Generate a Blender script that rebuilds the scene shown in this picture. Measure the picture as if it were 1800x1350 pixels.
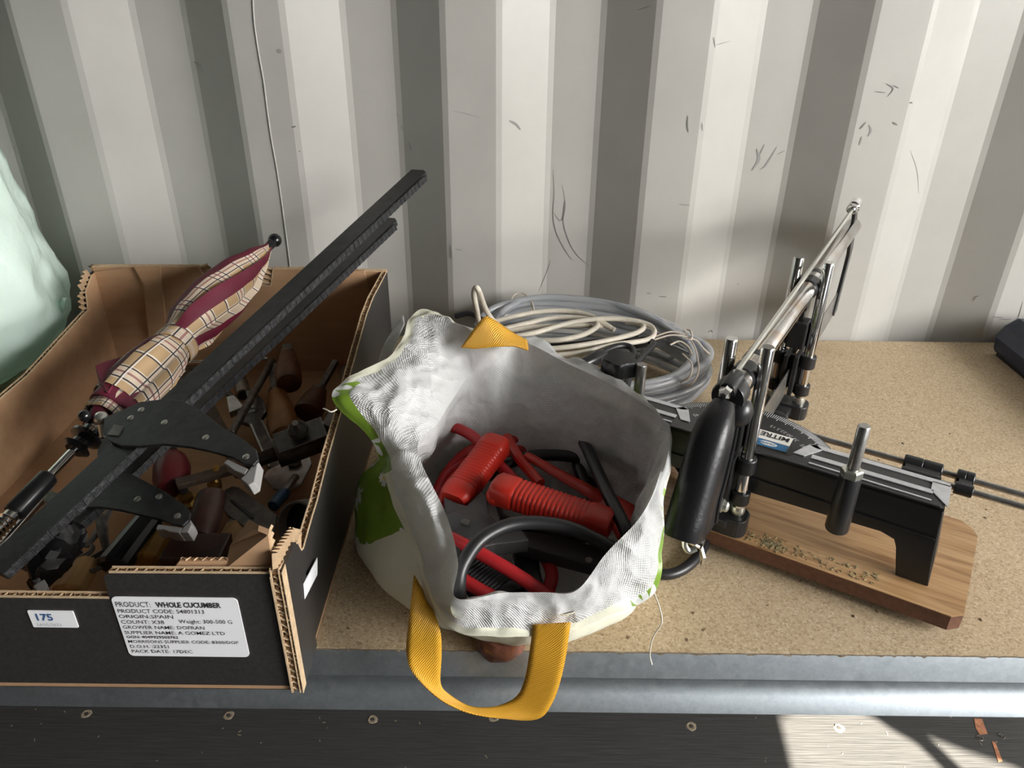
import bpy, bmesh, math, random
from mathutils import Vector, Matrix, noise
random.seed(7)
for o in list(bpy.data.objects): bpy.data.objects.remove(o)
sc = bpy.context.scene
COL = sc.collection
V = Vector
# ---------------------------------------------------------------- camera
F_PX, TH, RO, CAM_H = 1352.0, math.radians(29.1), math.radians(0.65), 0.51
cam = bpy.data.cameras.new('camera'); co = bpy.data.objects.new('camera', cam); COL.objects.link(co)
cam.sensor_width = 36.0; cam.lens = F_PX / 1800 * 36; cam.clip_start = 0.01
co.matrix_world = Matrix.Translation((0, 0, CAM_H)) @ Matrix.Rotation(math.pi/2 - TH, 4, 'X') @ Matrix.Rotation(RO, 4, 'Z')
sc.camera = co
# ---------------------------------------------------------------- world, daylight, exposure
w = bpy.data.worlds.new('world'); sc.world = w; w.use_nodes = True
w.node_tree.nodes['Background'].inputs[0].default_value = (0.75, 0.86, 1.0, 1)
w.node_tree.nodes['Background'].inputs[1].default_value = 0.25
SUN_DIR = V((0.42, -1.0, 0.72)).normalized()          # towards the sun
sl = bpy.data.lights.new('sun', 'SUN'); sl.energy = 75.0; sl.angle = 0.006; sl.color = (1.0, 0.93, 0.80)
so = bpy.data.objects.new('sun', sl); COL.objects.link(so)
so.rotation_euler = SUN_DIR.to_track_quat('Z', 'Y').to_euler(); so.location = (1.2, -2.5, 2.0)
al = bpy.data.lights.new('doorway_daylight', 'AREA'); al.shape = 'RECTANGLE'; al.size = 1.5; al.size_y = 1.15
al.energy = 166.0; al.color = (1.0, 0.985, 0.96)
ao = bpy.data.objects.new('doorway_daylight', al); COL.objects.link(ao)
ao.location = (2.75, -0.72, 1.02)
ao.rotation_euler = V((2.0, -1.45, 0.9)).to_track_quat('Z', 'Y').to_euler()
bl2 = bpy.data.lights.new('front_fill', 'AREA'); bl2.shape = 'RECTANGLE'; bl2.size = 0.9; bl2.size_y = 0.9  # added fill lamp at the front right, brightens the box label and bag front
bl2.energy = 15.0; bl2.color = (0.95, 0.98, 1.0)
bo2 = bpy.data.objects.new('front_fill', bl2); COL.objects.link(bo2)
bo2.location = (1.25, -1.22, 0.55)
bo2.rotation_euler = V((1.3, -1.6, 0.45)).to_track_quat('Z', 'Y').to_euler()
sc.view_settings.view_transform = 'Standard'; sc.view_settings.look = 'None'
sc.view_settings.exposure = 0.0; sc.view_settings.gamma = 1.0; sc.view_settings.use_curve_mapping = False

# ---------------------------------------------------------------- measuring helpers (photo pixel -> point at a real height / depth)
C0 = V((0, 0, CAM_H))
def ray(x, y):
    u = (x-900)/F_PX; v = (675-y)/F_PX; c, s = math.cos(RO), math.sin(RO)
    u, v = u*c - v*s, u*s + v*c
    return V((u, math.cos(TH)+v*math.sin(TH), -math.sin(TH)+v*math.cos(TH)))
def PZ(x, y, z): d = ray(x, y); return C0 + d*((z-CAM_H)/d.z)
def PY(x, y, Y): d = ray(x, y); return C0 + d*(Y/d.y)
def PX(x, y, X): d = ray(x, y); return C0 + d*(X/d.x)
def PN(x, y, p0, n): d = ray(x, y); return C0 + d*((p0-C0).dot(n)/d.dot(n))
def lerp(a, b, t): return a + (b-a)*t

# ---------------------------------------------------------------- materials
MATS = {}
def ramp(nt, fac, stops):
    r = nt.nodes.new('ShaderNodeValToRGB'); e = r.color_ramp.elements
    while len(e) < len(stops): e.new(0.5)
    for i, (p, c) in enumerate(stops): e[i].position = p; e[i].color = (*c, 1)
    nt.links.new(fac, r.inputs[0]); return r.outputs[0]
def mat(name, col, rough=0.5, metal=0.0, var=0.0, scale=20.0, stretch=(1,1,1), bump=0.0, bscale=None, spec=0.5, trans=0.0, coat=0.0, stops=None, alpha=1.0, sub=0.0, coord='Object'):
    m = bpy.data.materials.new(name); m.use_nodes = True; nt = m.node_tree; b = nt.nodes['Principled BSDF']
    b.inputs['Base Color'].default_value = (*col, 1); b.inputs['Roughness'].default_value = rough
    b.inputs['Metallic'].default_value = metal; b.inputs['Specular IOR Level'].default_value = spec
    b.inputs['Transmission Weight'].default_value = trans; b.inputs['Coat Weight'].default_value = coat
    b.inputs['Alpha'].default_value = alpha
    if sub: b.inputs['Subsurface Weight'].default_value = sub; b.inputs['Subsurface Radius'].default_value = (.02, .02, .02)
    if var or bump or stops:
        tc = nt.nodes.new('ShaderNodeTexCoord'); mp = nt.nodes.new('ShaderNodeMapping'); mp.inputs['Scale'].default_value = stretch
        nt.links.new(tc.outputs[coord], mp.inputs[0])
        n = nt.nodes.new('ShaderNodeTexNoise'); n.inputs['Scale'].default_value = scale; n.inputs['Detail'].default_value = 6; n.inputs['Roughness'].default_value = 0.65
        nt.links.new(mp.outputs[0], n.inputs[0])
        if stops: nt.links.new(ramp(nt, n.outputs[0], stops), b.inputs['Base Color'])
        elif var:
            lo = tuple(max(0, c*(1-var)) for c in col); hi = tuple(min(1, c*(1+var)) for c in col)
            nt.links.new(ramp(nt, n.outputs[0], [(.3, lo), (.7, hi)]), b.inputs['Base Color'])
        if bump:
            n2 = n
            if bscale:
                n2 = nt.nodes.new('ShaderNodeTexNoise'); n2.inputs['Scale'].default_value = bscale; n2.inputs['Detail'].default_value = 4
                nt.links.new(mp.outputs[0], n2.inputs[0])
            bp = nt.nodes.new('ShaderNodeBump'); bp.inputs['Strength'].default_value = bump; bp.inputs['Distance'].default_value = 0.002
            nt.links.new(n2.outputs[0], bp.inputs['Height']); nt.links.new(bp.outputs[0], b.inputs['Normal'])
    MATS[name] = m; return m
def nd(nt, t, **kw):
    n = nt.nodes.new(t)
    for k, v in kw.items(): setattr(n, k, v)
    return n
def mth(nt, op, a, b=None, c=None):
    n = nt.nodes.new('ShaderNodeMath'); n.operation = op
    for i, x in enumerate((a, b, c)):
        if x is None: continue
        if isinstance(x, (int, float)): n.inputs[i].default_value = x
        else: nt.links.new(x, n.inputs[i])
    return n.outputs[0]
def mixc(nt, f, a, b):
    n = nt.nodes.new('ShaderNodeMix'); n.data_type = 'RGBA'
    for s, x in ((0, f), (6, a), (7, b)):
        if isinstance(x, tuple): n.inputs[s].default_value = (*x, 1)
        elif isinstance(x, (int, float)): n.inputs[s].default_value = x
        else: nt.links.new(x, n.inputs[s])
    return n.outputs[2]

def m_wall():
    m = mat('wall_paint', (.60, .585, .55), .42, bump=.05, scale=9, bscale=60, stops=[(.35, (.392, .379, .350)), (.62, (.42, .407, .377))])
    return m
m_wall()
mat('bounce_cut_grey', (.085, .082, .076), .7)  # unseen walls and ceiling, darkened to cut bounced light in the box
def m_chip():
    m = mat('chipboard', (.4, .3, .2), .75); nt = m.node_tree; b = nt.nodes['Principled BSDF']
    tc = nd(nt, 'ShaderNodeTexCoord')
    n1 = nd(nt, 'ShaderNodeTexNoise'); n1.inputs['Scale'].default_value = 420; n1.inputs['Detail'].default_value = 5; n1.inputs['Roughness'].default_value = .7
    n2 = nd(nt, 'ShaderNodeTexVoronoi'); n2.inputs['Scale'].default_value = 620; n2.inputs['Randomness'].default_value = 1
    n3 = nd(nt, 'ShaderNodeTexNoise'); n3.inputs['Scale'].default_value = 5; n3.inputs['Detail'].default_value = 5
    n4 = nd(nt, 'ShaderNodeTexNoise'); n4.inputs['Scale'].default_value = 90; n4.inputs['Detail'].default_value = 2
    for n in (n1, n2, n3, n4): nt.links.new(tc.outputs['Object'], n.inputs[0])
    c = ramp(nt, n1.outputs[0], [(.28, (.36, .26, .155)), (.5, (.495, .38, .238)), (.75, (.60, .48, .32))])
    sepc = nd(nt, 'ShaderNodeSeparateColor'); nt.links.new(n2.outputs['Color'], sepc.inputs[0])
    c = mixc(nt, mth(nt, 'MULTIPLY', mth(nt, 'GREATER_THAN', sepc.outputs[0], .86), .45), c, (.24, .15, .08))
    c = mixc(nt, mth(nt, 'MULTIPLY', mth(nt, 'LESS_THAN', sepc.outputs[0], .10), .45), c, (.70, .60, .45))
    st = ramp(nt, n3.outputs[0], [(.55, (0, 0, 0)), (.75, (1, 1, 1))])
    c = mixc(nt, mth(nt, 'MULTIPLY', st, .28), c, (.30, .17, .085))
    dk = ramp(nt, n4.outputs[0], [(.70, (0, 0, 0)), (.78, (1, 1, 1))])
    c = mixc(nt, mth(nt, 'MULTIPLY', dk, .35), c, (.12, .08, .05))
    nt.links.new(c, b.inputs['Base Color'])
    bp = nd(nt, 'ShaderNodeBump'); bp.inputs['Strength'].default_value = .25; bp.inputs['Distance'].default_value = .001
    nt.links.new(n1.outputs[0], bp.inputs['Height']); nt.links.new(bp.outputs[0], b.inputs['Normal'])
m_chip()
mat('chip_edge', (.22, .15, .085), .9, var=.5, scale=220, bump=.8, bscale=300)
def m_galv():
    m = mat('galvanised', (.55, .58, .60), .34, 1.0, coord='Object'); nt = m.node_tree; b = nt.nodes['Principled BSDF']
    tc = nd(nt, 'ShaderNodeTexCoord'); v = nd(nt, 'ShaderNodeTexVoronoi'); v.inputs['Scale'].default_value = 420
    nt.links.new(tc.outputs['Object'], v.inputs[0]); s = nd(nt, 'ShaderNodeSeparateColor'); nt.links.new(v.outputs['Color'], s.inputs[0])
    n = nd(nt, 'ShaderNodeTexNoise'); n.inputs['Scale'].default_value = 160; n.inputs['Detail'].default_value = 6; nt.links.new(tc.outputs['Object'], n.inputs[0])
    nt.links.new(ramp(nt, mth(nt, 'ADD', mth(nt, 'MULTIPLY', s.outputs[0], .25), mth(nt, 'MULTIPLY', n.outputs[0], .75)), [(.25, (.42, .46, .49)), (.7, (.50, .54, .57))]), b.inputs['Base Color'])
    nt.links.new(mth(nt, 'MULTIPLY_ADD', n.outputs[0], .16, .40), b.inputs['Roughness'])
m_galv()
mat('floor_black', (.03, .03, .03), .55, scale=14, stretch=(1, 26, 6), stops=[(.3, (.034, .034, .033)), (.62, (.062, .060, .058)), (.8, (.095, .09, .084))], bump=.5, bscale=14)
mat('raw_wood_chip', (.34, .28, .20), .8, var=.3, scale=200)
mat('floor_chip', (.40, .17, .09), .7, var=.4, scale=120)
mat('screw_dark', (.12, .11, .10), .5, .6)
mat('card', (.42, .25, .135), .85, scale=60, stretch=(.15, 1, 1), stops=[(.3, (.40, .235, .125)), (.7, (.48, .295, .165))])
mat('card_edge', (.55, .40, .25), .9, var=.2, scale=150)
mat('card_flute', (.50, .35, .21), .9, var=.2, scale=150)
mat('card_black', (.034, .031, .029), .42, var=.35, scale=300, bump=.05)
mat('paper_white', (.93, .93, .95), .55, bump=.25, scale=25)
mat('ink', (.03, .03, .035), .6)
mat('ink_blue', (.05, .12, .28), .6)
mat('ink_grey', (.42, .45, .5), .6)
mat('black_iron', (.022, .022, .0225), .45, .25, var=.5, scale=70, bump=.18, bscale=160)
mat('worn_edge', (.055, .055, .058), .38, .6, var=.5, scale=200, bump=.5, bscale=220)
mat('rivet', (.42, .41, .37), .35, .9)
mat('pad_grey', (.33, .32, .31), .5)
mat('chrome', (.78, .77, .75), .09, 1.0)
mat('chrome_worn', (.62, .60, .57), .2, 1.0, scale=30, stops=[(.35, (.52, .42, .34)), (.55, (.68, .67, .66))])
mat('steel', (.38, .37, .355), .32, .9, var=.25, scale=90)
mat('steel_dark', (.14, .13, .12), .45, .85, var=.4, scale=90)
mat('zinc', (.66, .66, .60), .3, .9)
mat('rust_iron', (.085, .058, .042), .6, .4, var=.5, scale=80)
mat('black_plastic', (.014, .014, .015), .28)
mat('black_gloss', (.008, .008, .009), .2, coat=.2)
mat('black_cast', (.020, .020, .021), .33, .1, bump=.06, scale=300)
mat('black_handle', (.016, .0155, .017), .33, .1, bump=.2, scale=260)
mat('wood_orange', (.30, .13, .035), .45, var=.3, scale=12, stretch=(6, 6, 1))
mat('wood_dark', (.12, .045, .018), .5, var=.4, scale=12, stretch=(6, 6, 1))
mat('wood_pale', (.42, .24, .09), .5, var=.3, scale=14, stretch=(6, 1, 6))
mat('wood_yellow', (.40, .21, .035), .35, var=.3, scale=40)
mat('mallet_brown', (.040, .018, .013), .38, var=.5, scale=60, bump=.1)
mat('red_dark', (.085, .006, .009), .45)
mat('brass', (.38, .23, .06), .35, .8)
mat('blue_plastic', (.03, .09, .18), .4)
mat('maroon', (.115, .006, .022), .62, bump=.35, scale=400)
mat('red_plastic', (.50, .022, .010), .42, bump=.05, scale=200)
mat('red_rubber', (.42, .014, .018), .42)
mat('black_rubber', (.016, .016, .017), .38)
mat('grey_plastic', (.035, .034, .034), .5, bump=.1, scale=300)
mat('white_cable', (.66, .60, .50), .42, var=.15, scale=60)
mat('twine', (.72, .62, .52), .8)
mat('case_blue', (.020, .028, .055), .45, var=.3, scale=60, bump=.1)
mat('laminate_edge', (.135, .058, .032), .7, var=.3, scale=160)
mat('silver_tape', (.56, .56, .57), .42, .35, var=.12, scale=120)
mat('sticker_white', (.82, .80, .74), .4)
mat('sticker_blue', (.02, .16, .36), .35)
mat('sawdust', (.36, .30, .16), .9, var=.4, scale=400)
mat('shelf_dust', (.20, .13, .08), .9)
mat('brown_print', (.16, .06, .035), .22, var=.5, scale=60, bump=.6, bscale=90, coat=.4)
mat('scuff', (.16, .155, .14), .7)
mat('scuff_faint', (.27, .265, .25), .7)
mat('cream', (.78, .77, .62), .5, bump=.3, scale=60)
mat('thread', (.75, .70, .60), .9)
def m_tube_clear():
    m = mat('clear_tube', (.93, .95, .98), .10, trans=.72, spec=.6); m.node_tree.nodes['Principled BSDF'].inputs['IOR'].default_value = 1.3
m_tube_clear()
mat('tube_core', (.88, .90, .92), .3, .5, var=.35, scale=300)
mat('tube_blue', (.05, .07, .2), .5)
def m_mint():
    m = mat('mint_film', (.80, .95, .86), .25, bump=.9, scale=25, bscale=55, coat=.3); nt = m.node_tree; b = nt.nodes['Principled BSDF']
    tr = nd(nt, 'ShaderNodeBsdfTranslucent'); tr.inputs[0].default_value = (.75, .95, .84, 1); mx = nd(nt, 'ShaderNodeMixShader'); mx.inputs[0].default_value = .25
    out = nt.nodes['Material Output']; nt.links.new(b.outputs[0], mx.inputs[1]); nt.links.new(tr.outputs[0], mx.inputs[2]); nt.links.new(mx.outputs[0], out.inputs[0])
m_mint()
def m_wood():
    m = mat('oak_laminate', (.4, .24, .11), .38); nt = m.node_tree; b = nt.nodes['Principled BSDF']
    tc = nd(nt, 'ShaderNodeTexCoord'); mp = nd(nt, 'ShaderNodeMapping'); mp.inputs['Scale'].default_value = (3, 42, 3); nt.links.new(tc.outputs['Object'], mp.inputs[0])
    n = nd(nt, 'ShaderNodeTexNoise'); n.inputs['Scale'].default_value = 4; n.inputs['Detail'].default_value = 7; n.inputs['Distortion'].default_value = .5; nt.links.new(mp.outputs[0], n.inputs[0])
    nt.links.new(ramp(nt, n.outputs[0], [(.3, (.25, .125, .05)), (.48, (.42, .245, .11)), (.7, (.54, .34, .17))]), b.inputs['Base Color'])
m_wood()
def uvnode(nt): return nd(nt, 'ShaderNodeUVMap').outputs[0]
def m_plaid():
    m = mat('plaid', (.5, .36, .2), .65); nt = m.node_tree; b = nt.nodes['Principled BSDF']
    s = nd(nt, 'ShaderNodeSeparateXYZ'); nt.links.new(uvnode(nt), s.inputs[0])
    def stripe(v, per, at, wd):
        f = mth(nt, 'FRACT', mth(nt, 'DIVIDE', v, per))
        return mth(nt, 'LESS_THAN', mth(nt, 'ABSOLUTE', mth(nt, 'SUBTRACT', f, at)), wd)
    c = (.46, .31, .165)
    x, y = s.outputs[0], s.outputs[1]; P = .058
    for v in (x, y):
        c = mixc(nt, mth(nt, 'MULTIPLY', stripe(v, P, .3, .16), .55), c, (.74, .66, .56))
    for v in (x, y):
        for at in (.18, .42): c = mixc(nt, stripe(v, P, at, .013), c, (.02, .02, .03))
        c = mixc(nt, mth(nt, 'MULTIPLY', stripe(v, P, .30, .02), .8), c, (.25, .06, .06))
        c = mixc(nt, stripe(v, P, .80, .013), c, (.03, .03, .04))
        c = mixc(nt, stripe(v, P, .835, .012), c, (.75, .72, .68))
    nt.links.new(c, b.inputs['Base Color'])
m_plaid()
def weave(nt, b, scale, strength, rough_n=True):
    uv = uvnode(nt); s = nd(nt, 'ShaderNodeSeparateXYZ'); nt.links.new(uv, s.inputs[0])
    a = mth(nt, 'SINE', mth(nt, 'MULTIPLY', s.outputs[0], scale)); c = mth(nt, 'SINE', mth(nt, 'MULTIPLY', s.outputs[1], scale))
    tc = nd(nt, 'ShaderNodeTexCoord'); n = nd(nt, 'ShaderNodeTexNoise'); n.inputs['Scale'].default_value = 70; n.inputs['Detail'].default_value = 6
    nt.links.new(tc.outputs['Object'], n.inputs[0])
    nz = nd(nt, 'ShaderNodeTexNoise'); nz.inputs['Scale'].default_value = 14; nz.inputs['Detail'].default_value = 2; nt.links.new(tc.outputs['Object'], nz.inputs[0])
    wv = nd(nt, 'ShaderNodeVectorMath', operation='MULTIPLY_ADD'); nt.links.new(nz.outputs['Color'], wv.inputs[0]); wv.inputs[1].default_value = (.035, .035, .035); nt.links.new(tc.outputs['Object'], wv.inputs[2])
    h = mth(nt, 'ADD', mth(nt, 'MULTIPLY', mth(nt, 'MULTIPLY', a, c), .30), mth(nt, 'MULTIPLY', n.outputs[0], 2.5))
    for sc_, k_ in ((34, 7.0), (80, 2.2)):
        vv = nd(nt, 'ShaderNodeTexVoronoi'); vv.inputs['Scale'].default_value = sc_; nt.links.new(wv.outputs[0], vv.inputs[0])
        h = mth(nt, 'ADD', h, mth(nt, 'MULTIPLY', vv.outputs['Distance'], k_))
    bp = nd(nt, 'ShaderNodeBump'); bp.inputs['Strength'].default_value = strength; bp.inputs['Distance'].default_value = .0016
    nt.links.new(h, bp.inputs['Height']); nt.links.new(bp.outputs[0], b.inputs['Normal'])
def m_bag():
    m = mat('woven_white', (.80, .80, .80), .36, spec=.5, trans=.0); nt = m.node_tree; b = nt.nodes['Principled BSDF']; weave(nt, b, 2600, .70)
    tr = nd(nt, 'ShaderNodeBsdfTranslucent'); tr.inputs[0].default_value = (.85, .83, .74, 1); mx = nd(nt, 'ShaderNodeMixShader'); mx.inputs[0].default_value = .22
    out = nt.nodes['Material Output']; nt.links.new(b.outputs[0], mx.inputs[1]); nt.links.new(tr.outputs[0], mx.inputs[2]); nt.links.new(mx.outputs[0], out.inputs[0])
    m = mat('woven_green', (.2, .35, .05), .35); nt = m.node_tree; b = nt.nodes['Principled BSDF']
    s = nd(nt, 'ShaderNodeSeparateXYZ'); nt.links.new(uvnode(nt), s.inputs[0])
    c = (.20, .33, .035)
    for ox, oy, cell, k in ((.0, .0, .068, .26), (.041, .033, .057, .15)):
        px = mth(nt, 'SUBTRACT', mth(nt, 'FRACT', mth(nt, 'DIVIDE', mth(nt, 'ADD', s.outputs[0], ox+5), cell)), .5)
        py = mth(nt, 'SUBTRACT', mth(nt, 'FRACT', mth(nt, 'DIVIDE', mth(nt, 'ADD', s.outputs[1], oy+5), cell)), .5)
        r = mth(nt, 'SQRT', mth(nt, 'ADD', mth(nt, 'MULTIPLY', px, px), mth(nt, 'MULTIPLY', py, py)))
        an = mth(nt, 'ARCTAN2', py, px)
        pet = mth(nt, 'MULTIPLY_ADD', mth(nt, 'ABSOLUTE', mth(nt, 'COSINE', mth(nt, 'MULTIPLY', an, 4.5))), k*.6, k*.4)
        c = mixc(nt, mth(nt, 'LESS_THAN', r, pet), c, (.82, .83, .80))
        c = mixc(nt, mth(nt, 'LESS_THAN', r, k*.22), c, (.72, .50, .04))
    nt.links.new(c, b.inputs['Base Color'])
m_bag()
def m_web():
    m = mat('webbing', (.72, .36, .02), .55, sub=0); nt = m.node_tree; b = nt.nodes['Principled BSDF']
    s = nd(nt, 'ShaderNodeSeparateXYZ'); nt.links.new(uvnode(nt), s.inputs[0])
    a = mth(nt, 'SINE', mth(nt, 'MULTIPLY', mth(nt, 'ADD', s.outputs[0], mth(nt, 'MULTIPLY', s.outputs[1], 1.3)), 2600))
    nt.links.new(mixc(nt, mth(nt, 'MULTIPLY_ADD', a, .45, .5), (.52, .23, .008), (.84, .46, .04)), b.inputs['Base Color'])
    bp = nd(nt, 'ShaderNodeBump'); bp.inputs['Strength'].default_value = .4; bp.inputs['Distance'].default_value = .0008
    nt.links.new(a, bp.inputs['Height']); nt.links.new(bp.outputs[0], b.inputs['Normal'])
m_web()

# ---------------------------------------------------------------- mesh building
def frames(pts, closed=False):
    n = len(pts); T = []
    for i in range(n):
        a = pts[(i-1) % n] if (closed or i > 0) else pts[i]; b = pts[(i+1) % n] if (closed or i < n-1) else pts[i]
        t = b-a; T.append(t.normalized() if t.length > 1e-9 else V((0, 0, 1)))
    up = V((0, 0, 1)) if abs(T[0].z) < .9 else V((1, 0, 0))
    x = T[0].cross(up).normalized(); out = []
    for t in T:
        x = (x - t*x.dot(t)); x = x.normalized() if x.length > 1e-6 else t.orthogonal().normalized()
        out.append((x, t.cross(x)))
    return out
def spline(pts, n=8, closed=False):
    P = [V(p) for p in pts]; N = len(P); out = []
    for i in range(N if closed else N-1):
        p1, p2 = P[i], P[(i+1) % N]
        p0 = P[i-1] if (closed or i > 0) else p1*2-p2
        p3 = P[(i+2) % N] if (closed or i < N-2) else p2*2-p1
        for k in range(n):
            t = k/n; out.append(.5*((2*p1)+(p2-p0)*t+(2*p0-5*p1+4*p2-p3)*t*t+(3*p1-p0-3*p2+p3)*t**3))
    if not closed: out.append(P[-1])
    return out
class MB:
    def __init__(s): s.v = []; s.f = []; s.m = []; s.uv = {}
    def face(s, idx, mi=0, uv=None):
        if uv: s.uv[len(s.f)] = uv
        s.f.append(tuple(idx)); s.m.append(mi)
    def obox(s, c, ax, ay, az, mi=0):
        c, ax, ay, az = V(c), V(ax), V(ay), V(az); b = len(s.v)
        for i in (-1, 1):
            for j in (-1, 1):
                for k in (-1, 1): s.v.append(c+ax*i+ay*j+az*k)
        for q in ((0,1,3,2),(4,6,7,5),(0,4,5,1),(2,3,7,6),(0,2,6,4),(1,5,7,3)): s.face([b+i for i in q], mi)
        return s
    def box(s, x0, x1, y0, y1, z0, z1, mi=0):
        return s.obox(((x0+x1)/2, (y0+y1)/2, (z0+z1)/2), ((x1-x0)/2, 0, 0), (0, (y1-y0)/2, 0), (0, 0, (z1-z0)/2), mi)
    def tube(s, pts, r, n=10, closed=False, caps=True, mi=0, flat=1.0):
        pts = [V(p) for p in pts]; fr = frames(pts, closed); b = len(s.v); N = len(pts)
        for i, p in enumerate(pts):
            rr = r[i] if isinstance(r, (list, tuple)) else r
            for k in range(n):
                a = 2*math.pi*k/n; s.v.append(p+(fr[i][0]*math.cos(a)+fr[i][1]*math.sin(a)*flat)*rr)
        for i in range(N if closed else N-1):
            j = (i+1) % N
            for k in range(n): s.face((b+i*n+k, b+i*n+(k+1) % n, b+j*n+(k+1) % n, b+j*n+k), mi)
        if caps and not closed:
            s.face([b+k for k in reversed(range(n))], mi); s.face([b+(N-1)*n+k for k in range(n)], mi)
        return s
    def lathe(s, p0, axis, prof, n=20, mi=0, flat=1.0, xref=None):
        p0 = V(p0); ax = V(axis).normalized()
        x = V(xref) if xref else (V((0, 0, 1)) if abs(ax.z) < .9 else V((1, 0, 0)))
        x = (x-ax*x.dot(ax)).normalized(); y = ax.cross(x); b = len(s.v); N = len(prof)
        for t, r in prof:
            for k in range(n):
                a = 2*math.pi*k/n; s.v.append(p0+ax*t+(x*math.cos(a)+y*math.sin(a)*flat)*max(r, 1e-5))
        for i in range(N-1):
            for k in range(n): s.face((b+i*n+k, b+i*n+(k+1) % n, b+(i+1)*n+(k+1) % n, b+(i+1)*n+k), mi)
        s.face([b+k for k in reversed(range(n))], mi); s.face([b+(N-1)*n+k for k in range(n)], mi)
        return s
    def cyl(s, a, b, r, n=16, mi=0):
        a, b = V(a), V(b); return s.lathe(a, b-a, [(0, r), ((b-a).length, r)], n, mi)
    def prism(s, poly, vec, mi=0, mside=None):
        poly = [V(p) for p in poly]; vec = V(vec); b = len(s.v); n = len(poly); s.v += poly; s.v += [p+vec for p in poly]
        s.face([b+i for i in reversed(range(n))], mi); s.face([b+n+i for i in range(n)], mi)
        for i in range(n): s.face((b+i, b+(i+1) % n, b+n+(i+1) % n, b+n+i), mi if mside is None else mside)
        return s
    def grid(s, rows, mi=0, cu=False, cv=False, uvs=None, mfun=None):
        R, Cn = len(rows), len(rows[0]); b = len(s.v)
        for r in rows: s.v += [V(p) for p in r]
        for i in range(R if cv else R-1):
            for j in range(Cn if cu else Cn-1):
                i2, j2 = (i+1) % R, (j+1) % Cn
                uv = None
                if uvs: uv = [uvs(i, j), uvs(i, j+1), uvs(i+1, j+1), uvs(i+1, j)]
                s.face((b+i*Cn+j, b+i*Cn+j2, b+i2*Cn+j2, b+i2*Cn+j), mfun(i, j) if mfun else mi, uv)
        return s
    def sphere(s, c, r, n=14, mi=0, sc=(1, 1, 1)):
        m = n//2; c = V(c); b = len(s.v)
        rows = []
        for i in range(m+1):
            a = math.pi*i/m; a = min(max(a, .02), math.pi-.02)
            rows.append([c+V((math.sin(a)*math.cos(2*math.pi*k/n)*r*sc[0], math.sin(a)*math.sin(2*math.pi*k/n)*r*sc[1], math.cos(a)*r*sc[2])) for k in range(n)])
        return s.grid(rows, mi, cu=True)
    def build(s, name, mats, parent=None, smooth=True, angle=35, bevel=0, solid=0, kind=None, label=None, sub=0):
        if isinstance(mats, str): mats = [mats]
        root = parent
        while root is not None and root.parent is not None: root = root.parent
        off = V((0, 0, 0))
        loc_mode = root is not None and root.get('_local', 0)
        if root is not None and not loc_mode: off = V(root.location)
        me = bpy.data.meshes.new(name); me.from_pydata([tuple(p-off) for p in s.v], [], s.f)
        for mm in mats: me.materials.append(MATS[mm])
        if s.uv:
            ul = me.uv_layers.new(name='UVMap'); 
            for p in me.polygons:
                u = s.uv.get(p.index)
                if u:
                    for li, q in zip(p.loop_indices, u): ul.data[li].uv = q
        for p, mi in zip(me.polygons, s.m): p.material_index = mi
        bm = bmesh.new(); bm.from_mesh(me); bmesh.ops.recalc_face_normals(bm, faces=bm.faces); bm.to_mesh(me); bm.free()
        if smooth:
            me.polygons.foreach_set('use_smooth', [True]*len(me.polygons)); me.set_sharp_from_angle(angle=math.radians(angle))
        o = bpy.data.objects.new(name, me); COL.objects.link(o)
        if parent is not None: o.parent = parent
        if bevel:
            md = o.modifiers.new('bevel', 'BEVEL'); md.width = bevel; md.segments = 2; md.limit_method = 'ANGLE'; md.angle_limit = math.radians(40)
        if solid:
            md = o.modifiers.new('solid', 'SOLIDIFY'); md.thickness = solid; md.offset = 0
        if sub:
            md = o.modifiers.new('sub', 'SUBSURF'); md.levels = sub; md.render_levels = sub
        if kind: o['kind'] = kind
        if label: o['label'] = label
        return o
def thing(name, label, cat, loc=(0, 0, 0), rotz=0, group=None, local=False):
    o = bpy.data.objects.new(name, None); COL.objects.link(o); o.location = loc; o.rotation_euler = (0, 0, rotz)
    o.empty_display_size = .02; o['label'] = label; o['category'] = cat
    if group: o['group'] = group
    if local: o['_local'] = 1
    return o
def tag(o, label, cat, group=None):
    o['label'] = label; o['category'] = cat
    if group: o['group'] = group
    return o
def struct(mb, name, mats, **k):
    o = mb.build(name, mats, **k); o['kind'] = 'structure'; return o
def text_mesh(mb, s, size, org, ux, uy, mi=0, bold=0.0, squash=1.0, align='LEFT', fit=None):
    """adds flat lettering to mb: org = baseline start, ux / uy = unit directions of the writing"""
    cu = bpy.data.curves.new('t', 'FONT'); cu.body = s; cu.size = size; cu.offset = bold; cu.resolution_u = 2; cu.align_x = align
    ob = bpy.data.objects.new('t', cu); COL.objects.link(ob); bpy.context.view_layer.update()
    dg = bpy.context.evaluated_depsgraph_get(); me = bpy.data.meshes.new_from_object(ob.evaluated_get(dg))
    b = len(mb.v); org, ux, uy = V(org), V(ux), V(uy)
    if fit: squash = fit/max(1e-6, max(v.co.x for v in me.vertices))
    for v in me.vertices: mb.v.append(org+ux*(v.co.x*squash)+uy*v.co.y)
    for p in me.polygons: mb.face([b+i for i in p.vertices], mi)
    bpy.data.objects.remove(ob); bpy.data.curves.remove(cu); bpy.data.meshes.remove(me)

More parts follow.
